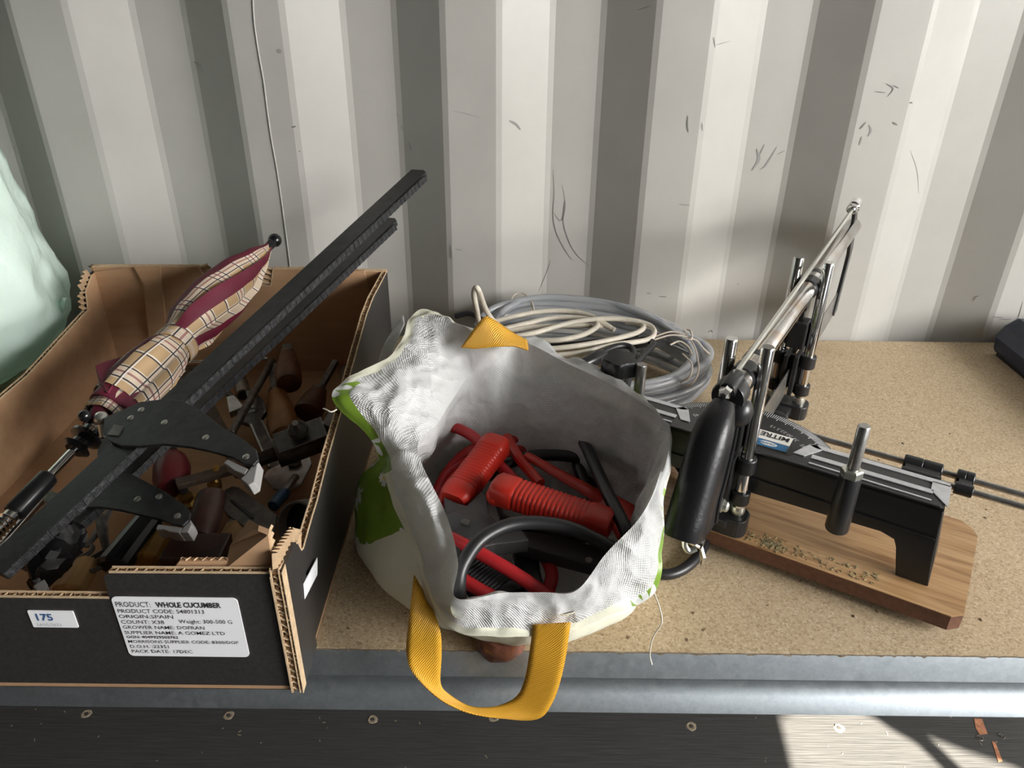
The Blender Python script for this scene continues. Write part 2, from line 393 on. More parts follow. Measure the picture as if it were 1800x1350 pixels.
# ================================================================= STRUCTURE
# ---- corrugated container wall
PITCH, DEPTH, YW = .2725, .036, 1.070
def wall_y(x):
    t = ((x + .0215) % PITCH)           # 0 = right edge of a proud rib
    a, b, c = .069, .069+.066, .069+.066+.066
    if t < a: return YW + DEPTH*t/a
    if t < b: return YW + DEPTH
    if t < c: return YW + DEPTH*(1-(t-b)/(c-b))
    return YW
xs = []
k = -12
while True:
    base = -.0215 + k*PITCH
    for d in (0, .069, .135, .201):
        for e in (-.004, .004): xs.append(base+d+e)
    k += 1
    if base > 3.2: break
xs = [x for x in xs if -3.0 < x < 3.2]
mb = MB(); mb.grid([[V((x, wall_y(x), z)) for x in xs] for z in (-.70, 0.2, 1.6)])
wall_back = struct(mb, 'wall_back', 'wall_paint', smooth=True, angle=12)
wall_back['label'] = 'off-white painted corrugated steel container wall behind the shelf'
# paint seam down one rib and scuffs
def onwall(px, py, lift=.0006):
    p = PY(px, py, YW)
    for _ in range(4): p = PY(px, py, wall_y(p.x)-lift)
    return p
mb = MB(); pts = [onwall(x, y) for x, y in ((444, -40), (446, 30), (455, 95), (463, 140), (468, 180), (472, 210), (478, 250), (487, 300), (497, 370), (510, 470), (516, 530))]
mb.tube(spline(pts, 4), .0011, 6); mb.build('paint_seam', 'wall_paint', wall_back)
def scuff(pts, wd, m='scuff'):
    P = spline([onwall(x, y, .0005) for x, y in pts], 4); mb = MB(); n = len(P); A, B = [], []
    for i, p in enumerate(P):
        t = (P[min(i+1, n-1)]-P[max(i-1, 0)]).normalized(); sd = V((-t.z, 0, t.x)); ww = wd*.75*(.25+.75*math.sin(math.pi*(i+.3)/(n-.4)))
        A.append(p+sd*ww); B.append(p-sd*ww)
    mb.grid([A, B]); mb.build('scuff_mark', m, wall_back)
for pts, wd, m in [
    ([(972, 298), (974, 340), (972, 380), (980, 415), (1000, 450), (1010, 458)], .0007, 'scuff'),
    ([(988, 325), (994, 360), (990, 390), (1000, 425), (1014, 448), (1036, 468)], .0007, 'scuff'),
    ([(972, 372), (984, 388), (990, 380)], .0006, 'scuff'), ([(993, 352), (991, 372), (989, 390)], .0014, 'scuff'),
    ([(968, 457), (960, 480), (947, 512)], .0009, 'scuff'),
    ([(697, 198), (702, 212), (709, 231)], .0007, 'scuff'), ([(719, 250), (723, 265)], .0008, 'scuff'),
    ([(1330, 262), (1334, 280), (1322, 300)], .0028, 'scuff_faint'), ([(1366, 258), (1356, 275), (1345, 292), (1336, 298)], .0017, 'scuff_faint'),
    ([(1344, 254), (1336, 272)], .0014, 'scuff_faint'), ([(1380, 264), (1366, 272)], .0006, 'scuff'),
    ([(1558, 147), (1570, 156), (1560, 170)], .0010, 'scuff'), ([(1570, 150), (1580, 155)], .0008, 'scuff'), ([(1537, 161), (1557, 163)], .0008, 'scuff'),
    ([(1569, 215), (1577, 220)], .0016, 'scuff'), ([(1599, 180), (1604, 181)], .0012, 'scuff'),
    ([(1522, 215), (1514, 224), (1511, 227)], .0016, 'scuff'), ([(1528, 220), (1531, 230), (1526, 240)], .0018, 'scuff_faint'), ([(1515, 240), (1511, 255)], .0016, 'scuff_faint'),
    ([(1255, 80), (1270, 76), (1284, 72)], .0005, 'scuff'), ([(1255, 65), (1257, 84)], .0006, 'scuff'),
    ([(1209, 203), (1208, 220), (1210, 232)], .0014, 'scuff'), ([(1234, 215), (1235, 230)], .0006, 'scuff'),
    ([(1600, 264), (1612, 300), (1615, 340)], .0006, 'scuff_faint'), ([(1711, 530), (1716, 522), (1722, 520)], .0008, 'scuff'),
    ([(1745, 557), (1765, 559)], .0008, 'scuff'), ([(1755, 562), (1778, 561)], .0008, 'scuff'), ([(1786, 566), (1792, 552), (1798, 530)], .0007, 'scuff'),
    ([(512, 224), (520, 222)], .0014, 'scuff'), ([(526, 265), (527, 267)], .0012, 'scuff'), ([(340, 108), (352, 115), (360, 126)], .0022, 'scuff_faint'),
    ([(795, 195), (820, 200), (846, 208)], .0005, 'scuff_faint'), ([(800, 438), (813, 440)], .0006, 'scuff'),
    ([(792, 430), (794, 455)], .0010, 'scuff'), ([(1136, 515), (1144, 516)], .0008, 'scuff'), ([(1158, 521), (1172, 522)], .0010, 'scuff'),
    ([(1244, 585), (1250, 581), (1252, 585)], .0014, 'scuff'), ([(895, 212), (905, 218), (915, 228)], .0032, 'scuff_faint'),
    ([(1192, 359), (1213, 361)], .0006, 'scuff'), ([(1295, 500), (1299, 499)], .0006, 'scuff'), ([(1120, 18), (1144, 10)], .0006, 'scuff'),
    ([(490, 86), (491, 94)], .0045, 'scuff_faint')]:
    scuff(pts, wd, m)
mat('grime', (.33, .33, .31), .8, alpha=.55)
# ---- floor of the container
FZ = -.70
struct(MB().box(-3, 3.2, -1.3, 1.12, FZ-.03, FZ), 'floor', 'floor_black', smooth=False)
floor = bpy.data.objects['floor']; floor['label'] = 'black painted plywood container floor below the shelf'
for i, (x, y) in enumerate([(152, 1255), (402, 1258), (655, 1265), (868, 1261), (1215, 1277), (1475, 1280), (1722, 1297), (1760, 1294)]):
    p = PZ(x, y, FZ); mb = MB(); n = 12
    rr = .0085 if i < 6 else .006
    mb.lathe(p+V((0, 0, -.002)), (0, 0, 1), [(0, rr*.45), (.0024, rr*.55), (.0032, rr*.9), (.0022, rr*1.1)], n, 0)
    for v in mb.v: v += V((random.uniform(-1, 1), random.uniform(-1, 1), 0))*rr*.14
    mb.lathe(p+V((0, 0, .0005)), (0, 0, 1), [(0, rr*.42), (.0012, rr*.4)], 10, 1)
    mb.build('screw', ['raw_wood_chip' if i < 6 else 'screw_dark', 'screw_dark'], floor)
for poly in ([(1677, 1249), (1722, 1249), (1720, 1254), (1700, 1255)], [(1712, 1263), (1726, 1264), (1736, 1290), (1722, 1292), (1715, 1280)], [(1743, 1302), (1750, 1306), (1762, 1338), (1755, 1340)]):
    MB().prism([PZ(x, y, FZ+.0002) for x, y in poly], (0, 0, .0006)).build('paint_chip', 'floor_chip', floor)
mb = MB()
for _ in range(34):
    p = PZ(random.uniform(0, 1800), random.uniform(1240, 1350), FZ); a = random.uniform(0, 6.3); l = random.uniform(.0006, .0035)
    d = V((math.cos(a), math.sin(a), 0)); mb.obox(p+V((0, 0, .0005)), d*l, V((-d.y, d.x, 0))*.0006, (0, 0, .0004))
mb.build('wood_splinters', 'raw_wood_chip', floor, kind='stuff')
# ---- rest of the container: ceiling, far end, opposite side with added holes shaped to cast the sun patches on the floor; the right end stands open
struct(MB().box(-3, 3.2, -1.3, 1.12, 1.6, 1.63), 'ceiling', 'bounce_cut_grey', smooth=False)
struct(MB().box(-3.03, -3, -1.3, 1.12, FZ, 1.6), 'wall_left', 'bounce_cut_grey', smooth=False)
YO = -1.30
def tohole(p): t = (YO-p.y)/SUN_DIR.y; q = p + SUN_DIR*t; return (q.x, q.z)
hole1 = [tohole(PZ(x, y, FZ)) for x, y in ((1372, 1264), (1402, 1238), (1425, 1222), (1470, 1228), (1500, 1246), (1540, 1264), (1572, 1286), (1612, 1308), (1655, 1350), (1700, 1400), (1420, 1420), (1393, 1350))]
hole2 = [tohole(PZ(x, y, FZ)) for x, y in ((1635, 1297), (1700, 1322), (1790, 1352), (1880, 1400), (1760, 1410), (1690, 1350))]
from mathutils.geometry import tessellate_polygon
outer = [(-3, FZ), (3.2, FZ), (3.2, 1.6), (-3, 1.6)]
loops = [[V((x, YO, z)) for x, z in L] for L in (outer, hole1, hole2)]
flat = [p for L in loops for p in L]
mb = MB(); mb.v = list(flat)
for t in tessellate_polygon([[V((p.x, p.z, 0)) for p in L] for L in loops]): mb.face(t)
wf = struct(mb, 'wall_front', 'bounce_cut_grey', smooth=False)

# ================================================================= SHELF
YF = .4565; YB = 1.064
sh = thing('shelf_board', 'tan chipboard shelf board the box, bag and saw lie on', 'shelf', (0, .76, -.018))
MB().box(-1.6, 1.6, YF, YB, -.018, 0).build('board', 'chipboard', sh, smooth=False)
mb = MB()
rows = []
for j in range(3):
    rows.append([V((x*.004-1.6, YF-.0004-random.random()*.0016*(1 if j < 2 else .3), -.0002-.0065*j)) for x in range(801)])
mb.grid(rows); mb.build('ragged_edge', 'chip_edge', sh)
# ---- galvanised beam under the front edge
zr = [PY(1500, y, YF).z for y in (1151, 1157, 1180, 1190, 1206, 1215, 1222, 1241)]
prof = [(YF+.004, zr[0]), (YF-.001, zr[0]-.0003), (YF-.0025, zr[1]), (YF-.0085, zr[2]-.001), (YF-.0080, zr[2]-.0028), (YF-.001, zr[2]-.0045), (YF+.003, zr[3]-.003), (YF+.004, zr[4]), (YF+.002, zr[5]), (YF-.0015, zr[6]-.001), (YF-.0035, zr[6]-.003), (YF-.0090, zr[7]), (YF-.0080, zr[7]-.0012), (YF+.03, zr[7]-.001)]
bm_ = thing('shelf_beam', 'galvanised steel beam with a rolled groove along the front of the shelf', 'beam', (0, YF, zr[7]))
mb = MB(); mb.grid([[V((x, y, z)) for y, z in prof] for x in (-1.6, -.8, 0, .8, 1.6)]); mb.build('rolled_profile', 'galvanised', bm_, smooth=True, angle=24, solid=.0012)
# litter on the shelf (sawdust specks)
mb = MB()
for _ in range(70):
    x, y = random.uniform(600, 1800), random.uniform(700, 1130); p = PZ(x, y, .0004); a = random.uniform(0, 6.3); d = V((math.cos(a), math.sin(a), 0)); l = random.uniform(.0004, .0018)
    mb.obox(p, d*l, V((-d.y, d.x, 0))*.0005, (0, 0, .0004))
o = mb.build('shelf_debris', 'shelf_dust'); o['kind'] = 'stuff'; tag(o, 'tiny dark splinters and dust scattered over the chipboard shelf', 'debris')

# ================================================================= CARDBOARD BOX
XR, YFB, YBB, XL = -.1640, .4140, .945, -.545
box = thing('cardboard_box', 'black printed open cardboard produce box full of old tools', 'box', (-.355, .68, 0))
def flute(mb, a, b, n, depth, amp, pitch, mi=0):
    """zigzag core between liners: runs a->b, n = across the board, depth = vector into the board"""
    a, b, n, depth = V(a), V(b), V(n), V(depth); L = (b-a).length; k = max(2, int(L/pitch*4)); A, B = [], []
    for i in range(k+1):
        s = math.sin(i*math.pi/2+.4)*amp; jit = random.uniform(-.0006, .0006)
        p = a+(b-a)*(i/k)+n*s; A.append(p+depth.normalized()*jit); B.append(p+depth)
    mb.grid([A, B], mi)
def panel(name, poly, n, th, mo, mi_, parent=box, edges=(), pitch=.0068):
    """board = outer liner + inner liner + fluted core along the listed edges; poly in its outer plane, n points to the inside"""
    n = V(n).normalized(); lt = .0005
    o = MB().prism(poly, n*lt).build(name, mo, parent, smooth=False)
    MB().prism([V(p)+n*th for p in poly], -n*lt).build('inner_liner', mi_, o, smooth=False)
    mb = MB(); N = len(poly); cen = sum((V(p) for p in poly), V())/N
    for i in edges:
        a, b = V(poly[i]), V(poly[(i+1) % N]); e = (b-a).normalized(); d = n.cross(e)
        if d.dot(cen-(a+b)/2) < 0: d = -d
        flute(mb, a+n*th*.5, b+n*th*.5, n, d*.012, th*.5-.0003, pitch)
        rim = MB(); 
        for off in (0, th-.0006):
            rim.obox((a+b)/2+n*(off+.0003)+d*-.0002, (b-a)/2, n*.00045, d*.0008)
        rim.build('torn_edge', 'card_edge', o, smooth=False)
    mb.build('fluted_core', 'card_flute', o, smooth=False, kind='stuff')
    return o
th = .0056
zl, zh = .0965, .1215
xs_ = PY(185, 1030, YFB).x
front = panel('front_panel', [V((XL, YFB, 0)), V((XR, YFB, 0)), V((XR, YFB, zh+.001)), V((xs_+.006, YFB, zh)), V((xs_+.001, YFB, zh-.004)), V((xs_, YFB, zl)), V((XL, YFB, zl))], (0, 1, 0), th, 'card_black', 'card', edges=(2, 5))
# right side board with its torn rim
rim = [(514, 946), (523, 952), (530, 966), (534, 962), (540, 940), (550, 905), (558, 880), (578, 800), (600, 725), (612, 672), (625, 625), (634, 592), (645, 552), (655, 508), (668, 492)]
rp = [PX(x, y, XR) for x, y in rim]
rp = [V((XR, p.y, min(p.z, .158))) for p in rp]
rp[0] = V((XR, YFB-.002, .1280))
rp[-1] = V((XR, YBB, .150))
poly = [V((XR, YFB-.002, 0)), V((XR, YBB, 0))] + list(reversed(rp))
right = panel('side_panel', poly, (-1, 0, 0), .0065, 'card_black', 'card', edges=tuple(range(2, len(poly))), pitch=.006)
lp = [PX(x, y, XL) for x, y in ((0, 712), (40, 660), (80, 612), (147, 545), (143, 512), (158, 498))]
poly = [V((XL, YFB, 0)), V((XL, YBB, 0)), V((XL, YBB, .148)), V((XL, lp[-1].y, .148)), V((XL, lp[4].y, lp[4].z)), V((XL, lp[3].y, lp[3].z)), V((XL, lp[1].y, lp[1].z)), V((XL, YFB, .098))]
left = panel('side_panel', poly, (1, 0, 0), .0055, 'card_black', 'card', edges=(3, 4, 5, 6))
bt = [(160, 466), (352, 466), (360, 480), (364, 500), (478, 500), (482, 470), (560, 470), (652, 474)]
bp_ = [PY(x, y, YBB) for x, y in bt]
zb = sum(p.z for p in (bp_[0], bp_[1]))/2
poly = [V((XL, YBB, 0)), V((XR, YBB, 0)), V((XR, YBB, bp_[-1].z))] + [V((p.x, YBB, p.z)) for p in reversed(bp_)] + [V((XL, YBB, bp_[0].z))]
back = panel('back_panel', poly, (0, -1, 0), .0055, 'card_black', 'card', edges=tuple(range(2, len(poly)-1)))
MB().box(XL, XR, YFB, YBB, .0008, .0045).build('base_panel', 'card', box, smooth=False)
# folded flaps inside the corners
def flap(pts, vec, nm='corner_flap', m='card'): return MB().prism(pts, vec).build(nm, m, box, smooth=False)
a = [PY(x, y, YBB-.012) for x, y in ((166, 478), (236, 470), (252, 500), (262, 600), (258, 640), (200, 640))]
flap(a, (0, .003, 0)); 
a = [PY(x, y, YBB-.018) for x, y in ((236, 470), (281, 470), (290, 560), (288, 640), (258, 640), (262, 600), (252, 500))]
flap(a, (0, .003, 0))
a = [PY(x, y, YBB-.012) for x, y in ((560, 478), (640, 476), (652, 520), (640, 640), (575, 640))]
flap(a, (0, .003, 0))
# torn front corner: gusset flap standing up inside the front right corner
g = [V((PY(400, 1003, YFB+.010).x, YFB+.007, zh-.002)), V((XR-.008, YFB+.007, zh-.002)), V((XR-.008, YFB+.010, .149)), V((XR-.016, YFB+.013, .150)), V((PY(442, 955, YFB+.03).x, YFB+.030, .1415)), V((PY(405, 985, YFB+.02).x, YFB+.020, .1245))]
flap(g, (0, .004, .002), 'torn_flap')
g2 = [V((PY(308, 1003, YFB+.010).x, YFB+.008, zh-.004)), V((PY(402, 1003, YFB+.010).x, YFB+.008, zh-.004)), V((PY(402, 990, YFB+.012).x, YFB+.010, zh+.003)), V((PY(320, 994, YFB+.012).x, YFB+.010, zh+.002))]
flap(g2, (0, .004, 0), 'torn_flap')
mb = MB(); flute(mb, g[2]+V((-.002, 0, 0)), g[1]+V((-.002, 0, .002)), (1, 0, 0), (0, .012, 0), .0026, .006); flute(mb, g[5]+V((0, .001, .001)), g[4]+V((0, .001, .001)), (0, .7, .7), (0, .006, -.004), .002, .006)
flute(mb, g2[3]+V((0, .002, .001)), g2[2]+V((0, .002, .001)), (0, 1, 0), (0, 0, -.008), .0018, .006)
mb.build('torn_core', 'card_edge', box, smooth=False, kind='stuff')
# double-wall cut edge down the front right corner
mb = MB(); flute(mb, (XR-.0035, YFB-.0028, .001), (XR-.0035, YFB-.0028, .121), (1, 0, 0), (0, .010, 0), .0028, .0068)
flute(mb, (XR+.0006, YFB-.0028, .001), (XR+.0006, YFB-.0028, .126), (1, 0, 0), (0, .010, 0), .0012, .0045)
mb.build('cut_core', 'card_edge', box, smooth=False, kind='stuff')
mb = MB(); mb.box(XR-.0072, XR-.0064, YFB-.0032, YFB+.004, 0, .1215); mb.box(XR-.0006, XR-.0001, YFB-.0032, YFB+.004, 0, .126); mb.box(XR+.0018, XR+.0023, YFB-.0032, YFB+.006, 0, .126)
mb.build('cut_liner', 'card_edge', box, smooth=False)
MB().prism([V((XR-.0012, y, z)) for y, z in ((YFB-.001, 0), (YFB+.045, 0), (YFB+.045, .098), (YFB+.034, .122), (YFB-.001, .126))], (.0033, 0, 0)).build('outer_liner', 'card_black', box, smooth=False)
# product label
Yl = YFB-.0008
def rrect(x0, x1, z0, z1, r, Y, n=5):
    out = []
    for cx, cz, a0 in ((x1-r, z1-r, 0), (x0+r, z1-r, 90), (x0+r, z0+r, 180), (x1-r, z0+r, 270)):
        for k in range(n+1):
            a = math.radians(a0+90*k/n); out.append(V((cx+r*math.cos(a), Y, cz+r*math.sin(a))))
    return out
tl, tr, br, bl = [PY(x, y, Yl) for x, y in ((196, 1050), (421, 1051), (435, 1156), (226, 1152))]
x0, x1, z1, z0 = (tl.x+bl.x)/2, (tr.x+br.x)/2, (tl.z+tr.z)/2, (bl.z+br.z)/2
lab = MB().prism(rrect(x0, x1, z0, z1, .004, Yl), (0, .0006, 0)).build('product_label', 'paper_white', box, smooth=False, label='white rounded product label with rows of black print')
mb = MB(); H = z1-z0; W = x1-x0
lines = [('PRODUCT:', .02, .30, .155, .085, 0), ('WHOLE CUCUMBER', .345, .86, .155, .083, 1), ('PRODUCT CODE: 54801313', .02, .715, .255, .066, 0), ('ORIGIN:SPAIN', .015, .455, .342, .060, 0), ('COUNT: X38', .02, .37, .435, .063, 0), ('Weight: 300-500 G', .49, .92, .418, .063, 0),
         ('GROWER NAME: DOFRAN', .02, .685, .522, .058, 0), ('SUPPLIER NAME: A GOMEZ LTD', .02, .84, .613, .058, 0), ('GGN: 4049929503762', .025, .45, .683, .046, .3), ('MORRISONS SUPPLIER CODE: 8300/DOF', .025, .935, .765, .053, 0), ('D.O.H. :22351', .028, .35, .852, .056, 0), ('PACK DATE: 17DEC', .028, .535, .937, .056, 0)]
for s, fx, fx2, fz, cap, bold in lines:
    text_mesh(mb, s, H*cap*1.38, (x0+fx*W, Yl-.0003, z1-H*fz), (1, 0, 0), (0, 0, 1), 0, bold*.00022+.00002, fit=(fx2-fx)*W)
mb.build('label_print', 'ink', lab, smooth=False)
# small lot sticker with a number (its square code left out)
tl, tr, br, bl = [PY(x, y, Yl) for x, y in ((47, 1073), (129, 1075), (138, 1104), (59, 1102))]
x0, x1, z1, z0 = (tl.x+bl.x)/2, (tr.x+br.x)/2, (tl.z+tr.z)/2, (bl.z+br.z)/2
st = MB().prism(rrect(x0, x1, z0, z1, .001, Yl), (0, .0006, 0)).build('lot_sticker', 'paper_white', box, smooth=False, label='small white sticker reading 175')
mb = MB(); text_mesh(mb, '175', .0095, (x0+.0035, Yl-.0003, z0+.0075), (1, 0, 0), (0, 0, 1), 0, .00025); mb.build('sticker_number', 'ink_blue', st, smooth=False)
mb = MB(); text_mesh(mb, '24/05/2023', .0042, (x0+.0030, Yl-.0003, z0+.0015), (1, 0, 0), (0, 0, 1)); mb.build('sticker_date', 'ink_grey', st, smooth=False)
q = [PX(x, y, XR+.0026) for x, y in ((557, 980), (557, 1010), (535, 1053), (533, 1026))]
MB().prism(q, (.0005, 0, 0)).build('side_sticker', 'paper_white', box, smooth=False)

# ================================================================= BAR CLAMPS
def sawplate(mb, poly, p0, n, th, lift=0): mb.prism([PN(x, y, p0+n*lift, n) for x, y in poly], -n*th)
def bar_clamp(label, tip, low, n_hint, length_px, headpx, rivets, padpx, knob, rectpx, width, lower_to):
    tip, low = V(tip), V(low); d = (tip-low).normalized(); n = V(n_hint); n = (n-d*n.dot(d)).normalized(); w_ = d.cross(n).normalized()
    if w_.x < 0: w_ = -w_
    L = (tip-low).length; t = .0075
    root = thing('bar_clamp', label, 'clamp', tuple(low), group='pair of bar clamps in the tool box')
    mb = MB(); hw = width/2
    poly = [low-w_*hw, low+w_*hw, tip+w_*(hw-.004)-d*.002, tip+w_*(hw-.010)+d*.003, tip-w_*hw+d*.003]
    mb.prism([p+n*t/2 for p in poly], -n*t); mb.build('bar', 'black_iron', root, smooth=False, bevel=.0008)
    mb = MB(); k = int(L/.0085)
    for i in range(k):
        s = low+d*(i+.5)*(L-.012)/k+w_*hw
        mb.obox(s, d*.0034, n*(t*.515), w_*(.0006+.0005*random.random()))
        mb.obox(s+d*(.0036+.0006*random.random()), d*.0006, n*t*(.5+.06*random.random()), w_*.0014)
    mb.build('serrated_edge', 'worn_edge', root, smooth=False, kind='stuff')
    for side in (1, -1):
        mb = MB(); sawplate(mb, headpx, low, n, .003, .0075 if side > 0 else -.0045); o = mb.build('jaw_plate', 'black_iron', root, smooth=False, bevel=.0007)
        if side > 0:
            for x, y in rivets:
                p = PN(x, y, low+n*.0075, n); r = MB(); r.lathe(p, n, [(0, .0030), (.0008, .0030), (.0014, .0016)], 14); r.build('rivet', 'rivet', o)
            mb = MB(); mb.prism([PN(x, y, low+n*.0078, n) for x, y in rectpx], n*.0008); mb.build('maker_plate', 'steel_dark', o, smooth=False)
    mb = MB()
    for pp in padpx: mb.prism([PN(x, y, low+n*.005, n) for x, y in pp], -n*.012)
    mb.build('jaw_pad', 'pad_grey', root, smooth=False, bevel=.0008)
    kp = PN(knob[0], knob[1], low, n); mb = MB(); mb.cyl(kp-V((.0, .004, .016)), kp, .0045, 14); mb.sphere(kp+V((0, 0, .001)), .0068, 18); mb.build('screw_handle', 'zinc', root)
    return root, d, n, w_
NH = (-.30, -.42, .86)
cA = lambda pts: [(x/3, 700+y/3) for x, y in pts]
headA = cA([(545, 110), (600, 78), (690, 42), (740, 18), (870, 2), (960, 12), (1060, 62), (1170, 150), (1280, 212), (1350, 270), (1362, 322), (1335, 352), (1290, 346), (1230, 312), (1100, 275), (1000, 255), (860, 240), (740, 252), (640, 250), (580, 226), (545, 190)])
headB = cA([(640, 392), (700, 402), (870, 490), (980, 568), (1002, 600), (996, 640), (962, 672), (900, 660), (850, 640), (640, 590), (520, 572), (450, 576), (392, 620), (500, 500)])
clA, dA, nA, wA = bar_clamp('black bar clamp whose bar reaches highest against the wall', (-.122, 1.005, .262), PZ(-10, 1005, .088), NH, None, headA,
    cA([(868, 128), (1085, 208), (1298, 310), (690, 104), (745, 62)]), [cA([(1178, 340), (1200, 320), (1310, 372), (1290, 402), (1235, 380), (1215, 365)]), cA([(1296, 400), (1330, 352), (1362, 330), (1342, 440), (1310, 460), (1268, 425)])], (179, 737), cA([(565, 195), (605, 140), (655, 152), (625, 200)]), .030, None)
clB, dB, nB, wB = bar_clamp('black bar clamp lying lower, its shorter bar tip below the other', (-.160, .985, .204), PZ(40, 1000, .055), NH, None, headB,
    cA([(726, 532), (936, 622), (838, 520)]), [cA([(820, 690), (832, 664), (905, 672), (962, 682), (945, 710), (890, 702), (860, 690)]), cA([(945, 708), (1000, 635), (1012, 665), (992, 708)])], (81, 857), cA([(232, 545), (258, 490), (308, 502), (270, 555)]), .028, None)
# crumpled black plastic wrapped round the lower end of the upper clamp
mb = MB(); p0, p1 = PZ(125, 925, .078), PZ(62, 1030, .062); prof = []
mb.tube([lerp(p0, p1, i/14) for i in range(15)], [.006+.012*math.sin(math.pi*min(1, (i+2)/15))**.7 for i in range(15)], 16)
for v in mb.v: v += V(noise.noise_vector(v*160))*.0055
mb.build('plastic_wrap', 'black_gloss', clA, smooth=True, angle=20)
mb = MB(); q = [PZ(x, y, .078) for x, y in ((58, 1030), (78, 1018), (84, 1028), (78, 1042), (66, 1040))]; mb.prism(q, (0, 0, -.008)); mb.build('foot_pad', 'pad_grey', clA, smooth=False, bevel=.0005)
mb = MB(); q = [PZ(x, y, .05) for x, y in ((172, 770), (190, 760), (205, 800), (196, 835), (178, 850), (170, 820))]; mb.prism(q, (0, 0, -.012)); mb.build('sliding_stop', 'black_iron', clA, smooth=False, bevel=.001)

# ================================================================= UMBRELLA
uA, uB = PZ(-20, 948, .075), PZ(476, 430, .186)
um = thing('umbrella', 'folded umbrella in tan plaid and maroon, lying in the tool box', 'umbrella', tuple(uA))
ud = (uB-uA).normalized(); uL = (uB-uA).length
def upos(px, py):                 # position along the shaft nearest to a pixel ray
    best = None
    for i in range(401):
        p = lerp(uA, uB, i/400); q = ray(px, py).normalized(); dd = (p-C0-q*(p-C0).dot(q)).length
        if best is None or dd < best[0]: best = (dd, i/400*uL)
    return best[1]
s_skirt, s_tie, s_tip = upos(206, 706), upos(302, 612), uL
ux = ud.orthogonal().normalized(); ux = (V((0, 0, 1))-ud*ud.z).normalized(); uy = ud.cross(ux)
NA, NS = 120, 84
prof = [(0, .0262), (.06, .0285), (.14, .0285), (.24, .0255), (.31, .0200), (.36, .0205), (.46, .0262), (.58, .0278), (.72, .0235), (.86, .0150), (1.0, .0046)]
def pr(t):
    for (a, ra), (b, rb) in zip(prof, prof[1:]):
        if t <= b: k = (t-a)/(b-a); k = k*k*(3-2*k); return ra+(rb-ra)*k
    return prof[-1][1]
rows = []; Ls = s_tip-s_skirt; NP = 5
def utw(t): return 1.25 + (1.9*(t-.30) if t > .30 else .35*(t-.30))
for i in range(NS+1):
    t = i/NS; r = pr(t); row = []
    for k_ in range(NA):
        f = (k_*NP/NA) % 1.0; a = 2*math.pi*k_/NA + utw(t)
        amp = (.0085 if t > .38 else .0035)*min(1, abs(t-.31)*8)*min(1, (1-t)*5)
        rr = r + amp*(.55-f) + .0009*noise.noise(V((a*2, t*14, 3)))
        row.append(uA+ud*(s_skirt+Ls*t)+(ux*math.cos(a)+uy*math.sin(a))*max(rr, .002))
    rows.append(row)
def umf(i, j):
    t = i/NS; f = (j*NP/NA) % 1.0; p_ = int(j*NP/NA) % NP
    if t < .31: return 1 if (p_ == 3 and f > .62) else 0
    return 1 if f < (.50, .34, .50, .34, .42)[p_] else 0
mb = MB(); mb.grid(rows, cu=True, uvs=lambda i, j: (Ls*i/NS, .19*j/NA), mfun=umf)
can = mb.build('canopy', ['plaid', 'maroon'], um, smooth=True, angle=50)
# layered hems showing one beyond the other at the open end
for t0, r0, r1, mm in ((-.045, .0235, .0268, 'maroon'), (-.075, .0200, .0240, 'plaid'), (-.120, .0125, .0205, 'maroon'), (-.150, .0075, .0130, 'plaid')):
    rows = []
    for i in range(8):
        row = []
        for k_ in range(64):
            a = 2*math.pi*k_/64; r = lerp(r0, r1, i/7)+.0012*math.sin(a*4+t0*90); row.append(uA+ud*(s_skirt+Ls*(t0+.11*i/7))+(ux*math.cos(a)+uy*math.sin(a))*r)
        rows.append(row)
    mb = MB(); mb.grid(rows, cu=True, uvs=lambda i, j: (.01*i, .17*j/64)); mb.build('skirt_hem', mm, um, smooth=True, angle=60, solid=.0006)
# flared maroon corner of the skirt
q = [PZ(x, y, z) for x, y, z in ((167, 643, .146), (182, 636, .146), (232, 622, .146), (215, 650, .146), (188, 690, .138), (176, 680, .138))]
mb = MB(); mb.prism(q, (.001, .002, -.002)); mb.build('canopy_corner', 'maroon', um, smooth=False)
rows = []
for i in range(5):
    row = []
    for k_ in range(48):
        a = 2*math.pi*k_/48; r = .0225+.0008*math.sin(a*3); row.append(uA+ud*(s_skirt+Ls*(.285+.012*i+.012*math.sin(a)))+(ux*math.cos(a)+uy*math.sin(a))*r)
    rows.append(row)
mb = MB(); mb.grid(rows, cu=True, uvs=lambda i, j: (.012*i, .13*j/48)); mb.build('tie_strap', 'plaid', um, smooth=True, solid=.0008)
mb = MB(); c = PZ(305, 640, .125); mb.grid(spline_rows := [[PZ(x+dx, y+dy, z) for x, y, z in ((302, 628, .132), (318, 632, .125), (306, 655, .118), (322, 640, .116))] for dx, dy in ((0, 0), (4, 12))], uvs=lambda i, j: (.02*j, .02*i)); mb.build('strap_tail', 'plaid', um, smooth=True, solid=.001)
tipb = MB(); tipb.lathe(uB-ud*.012, ud, [(0, .0055), (.010, .0058), (.015, .0062), (.0165, .0045)], 20); tipb.sphere(uB+ud*.0105, .0088, 20); tipb.build('ferrule', 'black_gloss', um)
s_run, s_slv, s_thr = upos(150, 745), upos(84, 833), upos(24, 903)
MB().cyl(uA+ud*(s_slv-.01), uA+ud*(s_skirt+.04), .0042, 16).build('shaft', 'chrome', um)
rn = MB(); rn.lathe(uA+ud*upos(118, 783), ud, [(0, .0085), (.004, .0135), (.007, .0085), (.012, .0082), (.016, .0150), (.019, .0150), (.022, .0085), (.034, .0095), (.038, .0135), (.048, .0135), (.054, .0075)], 20)
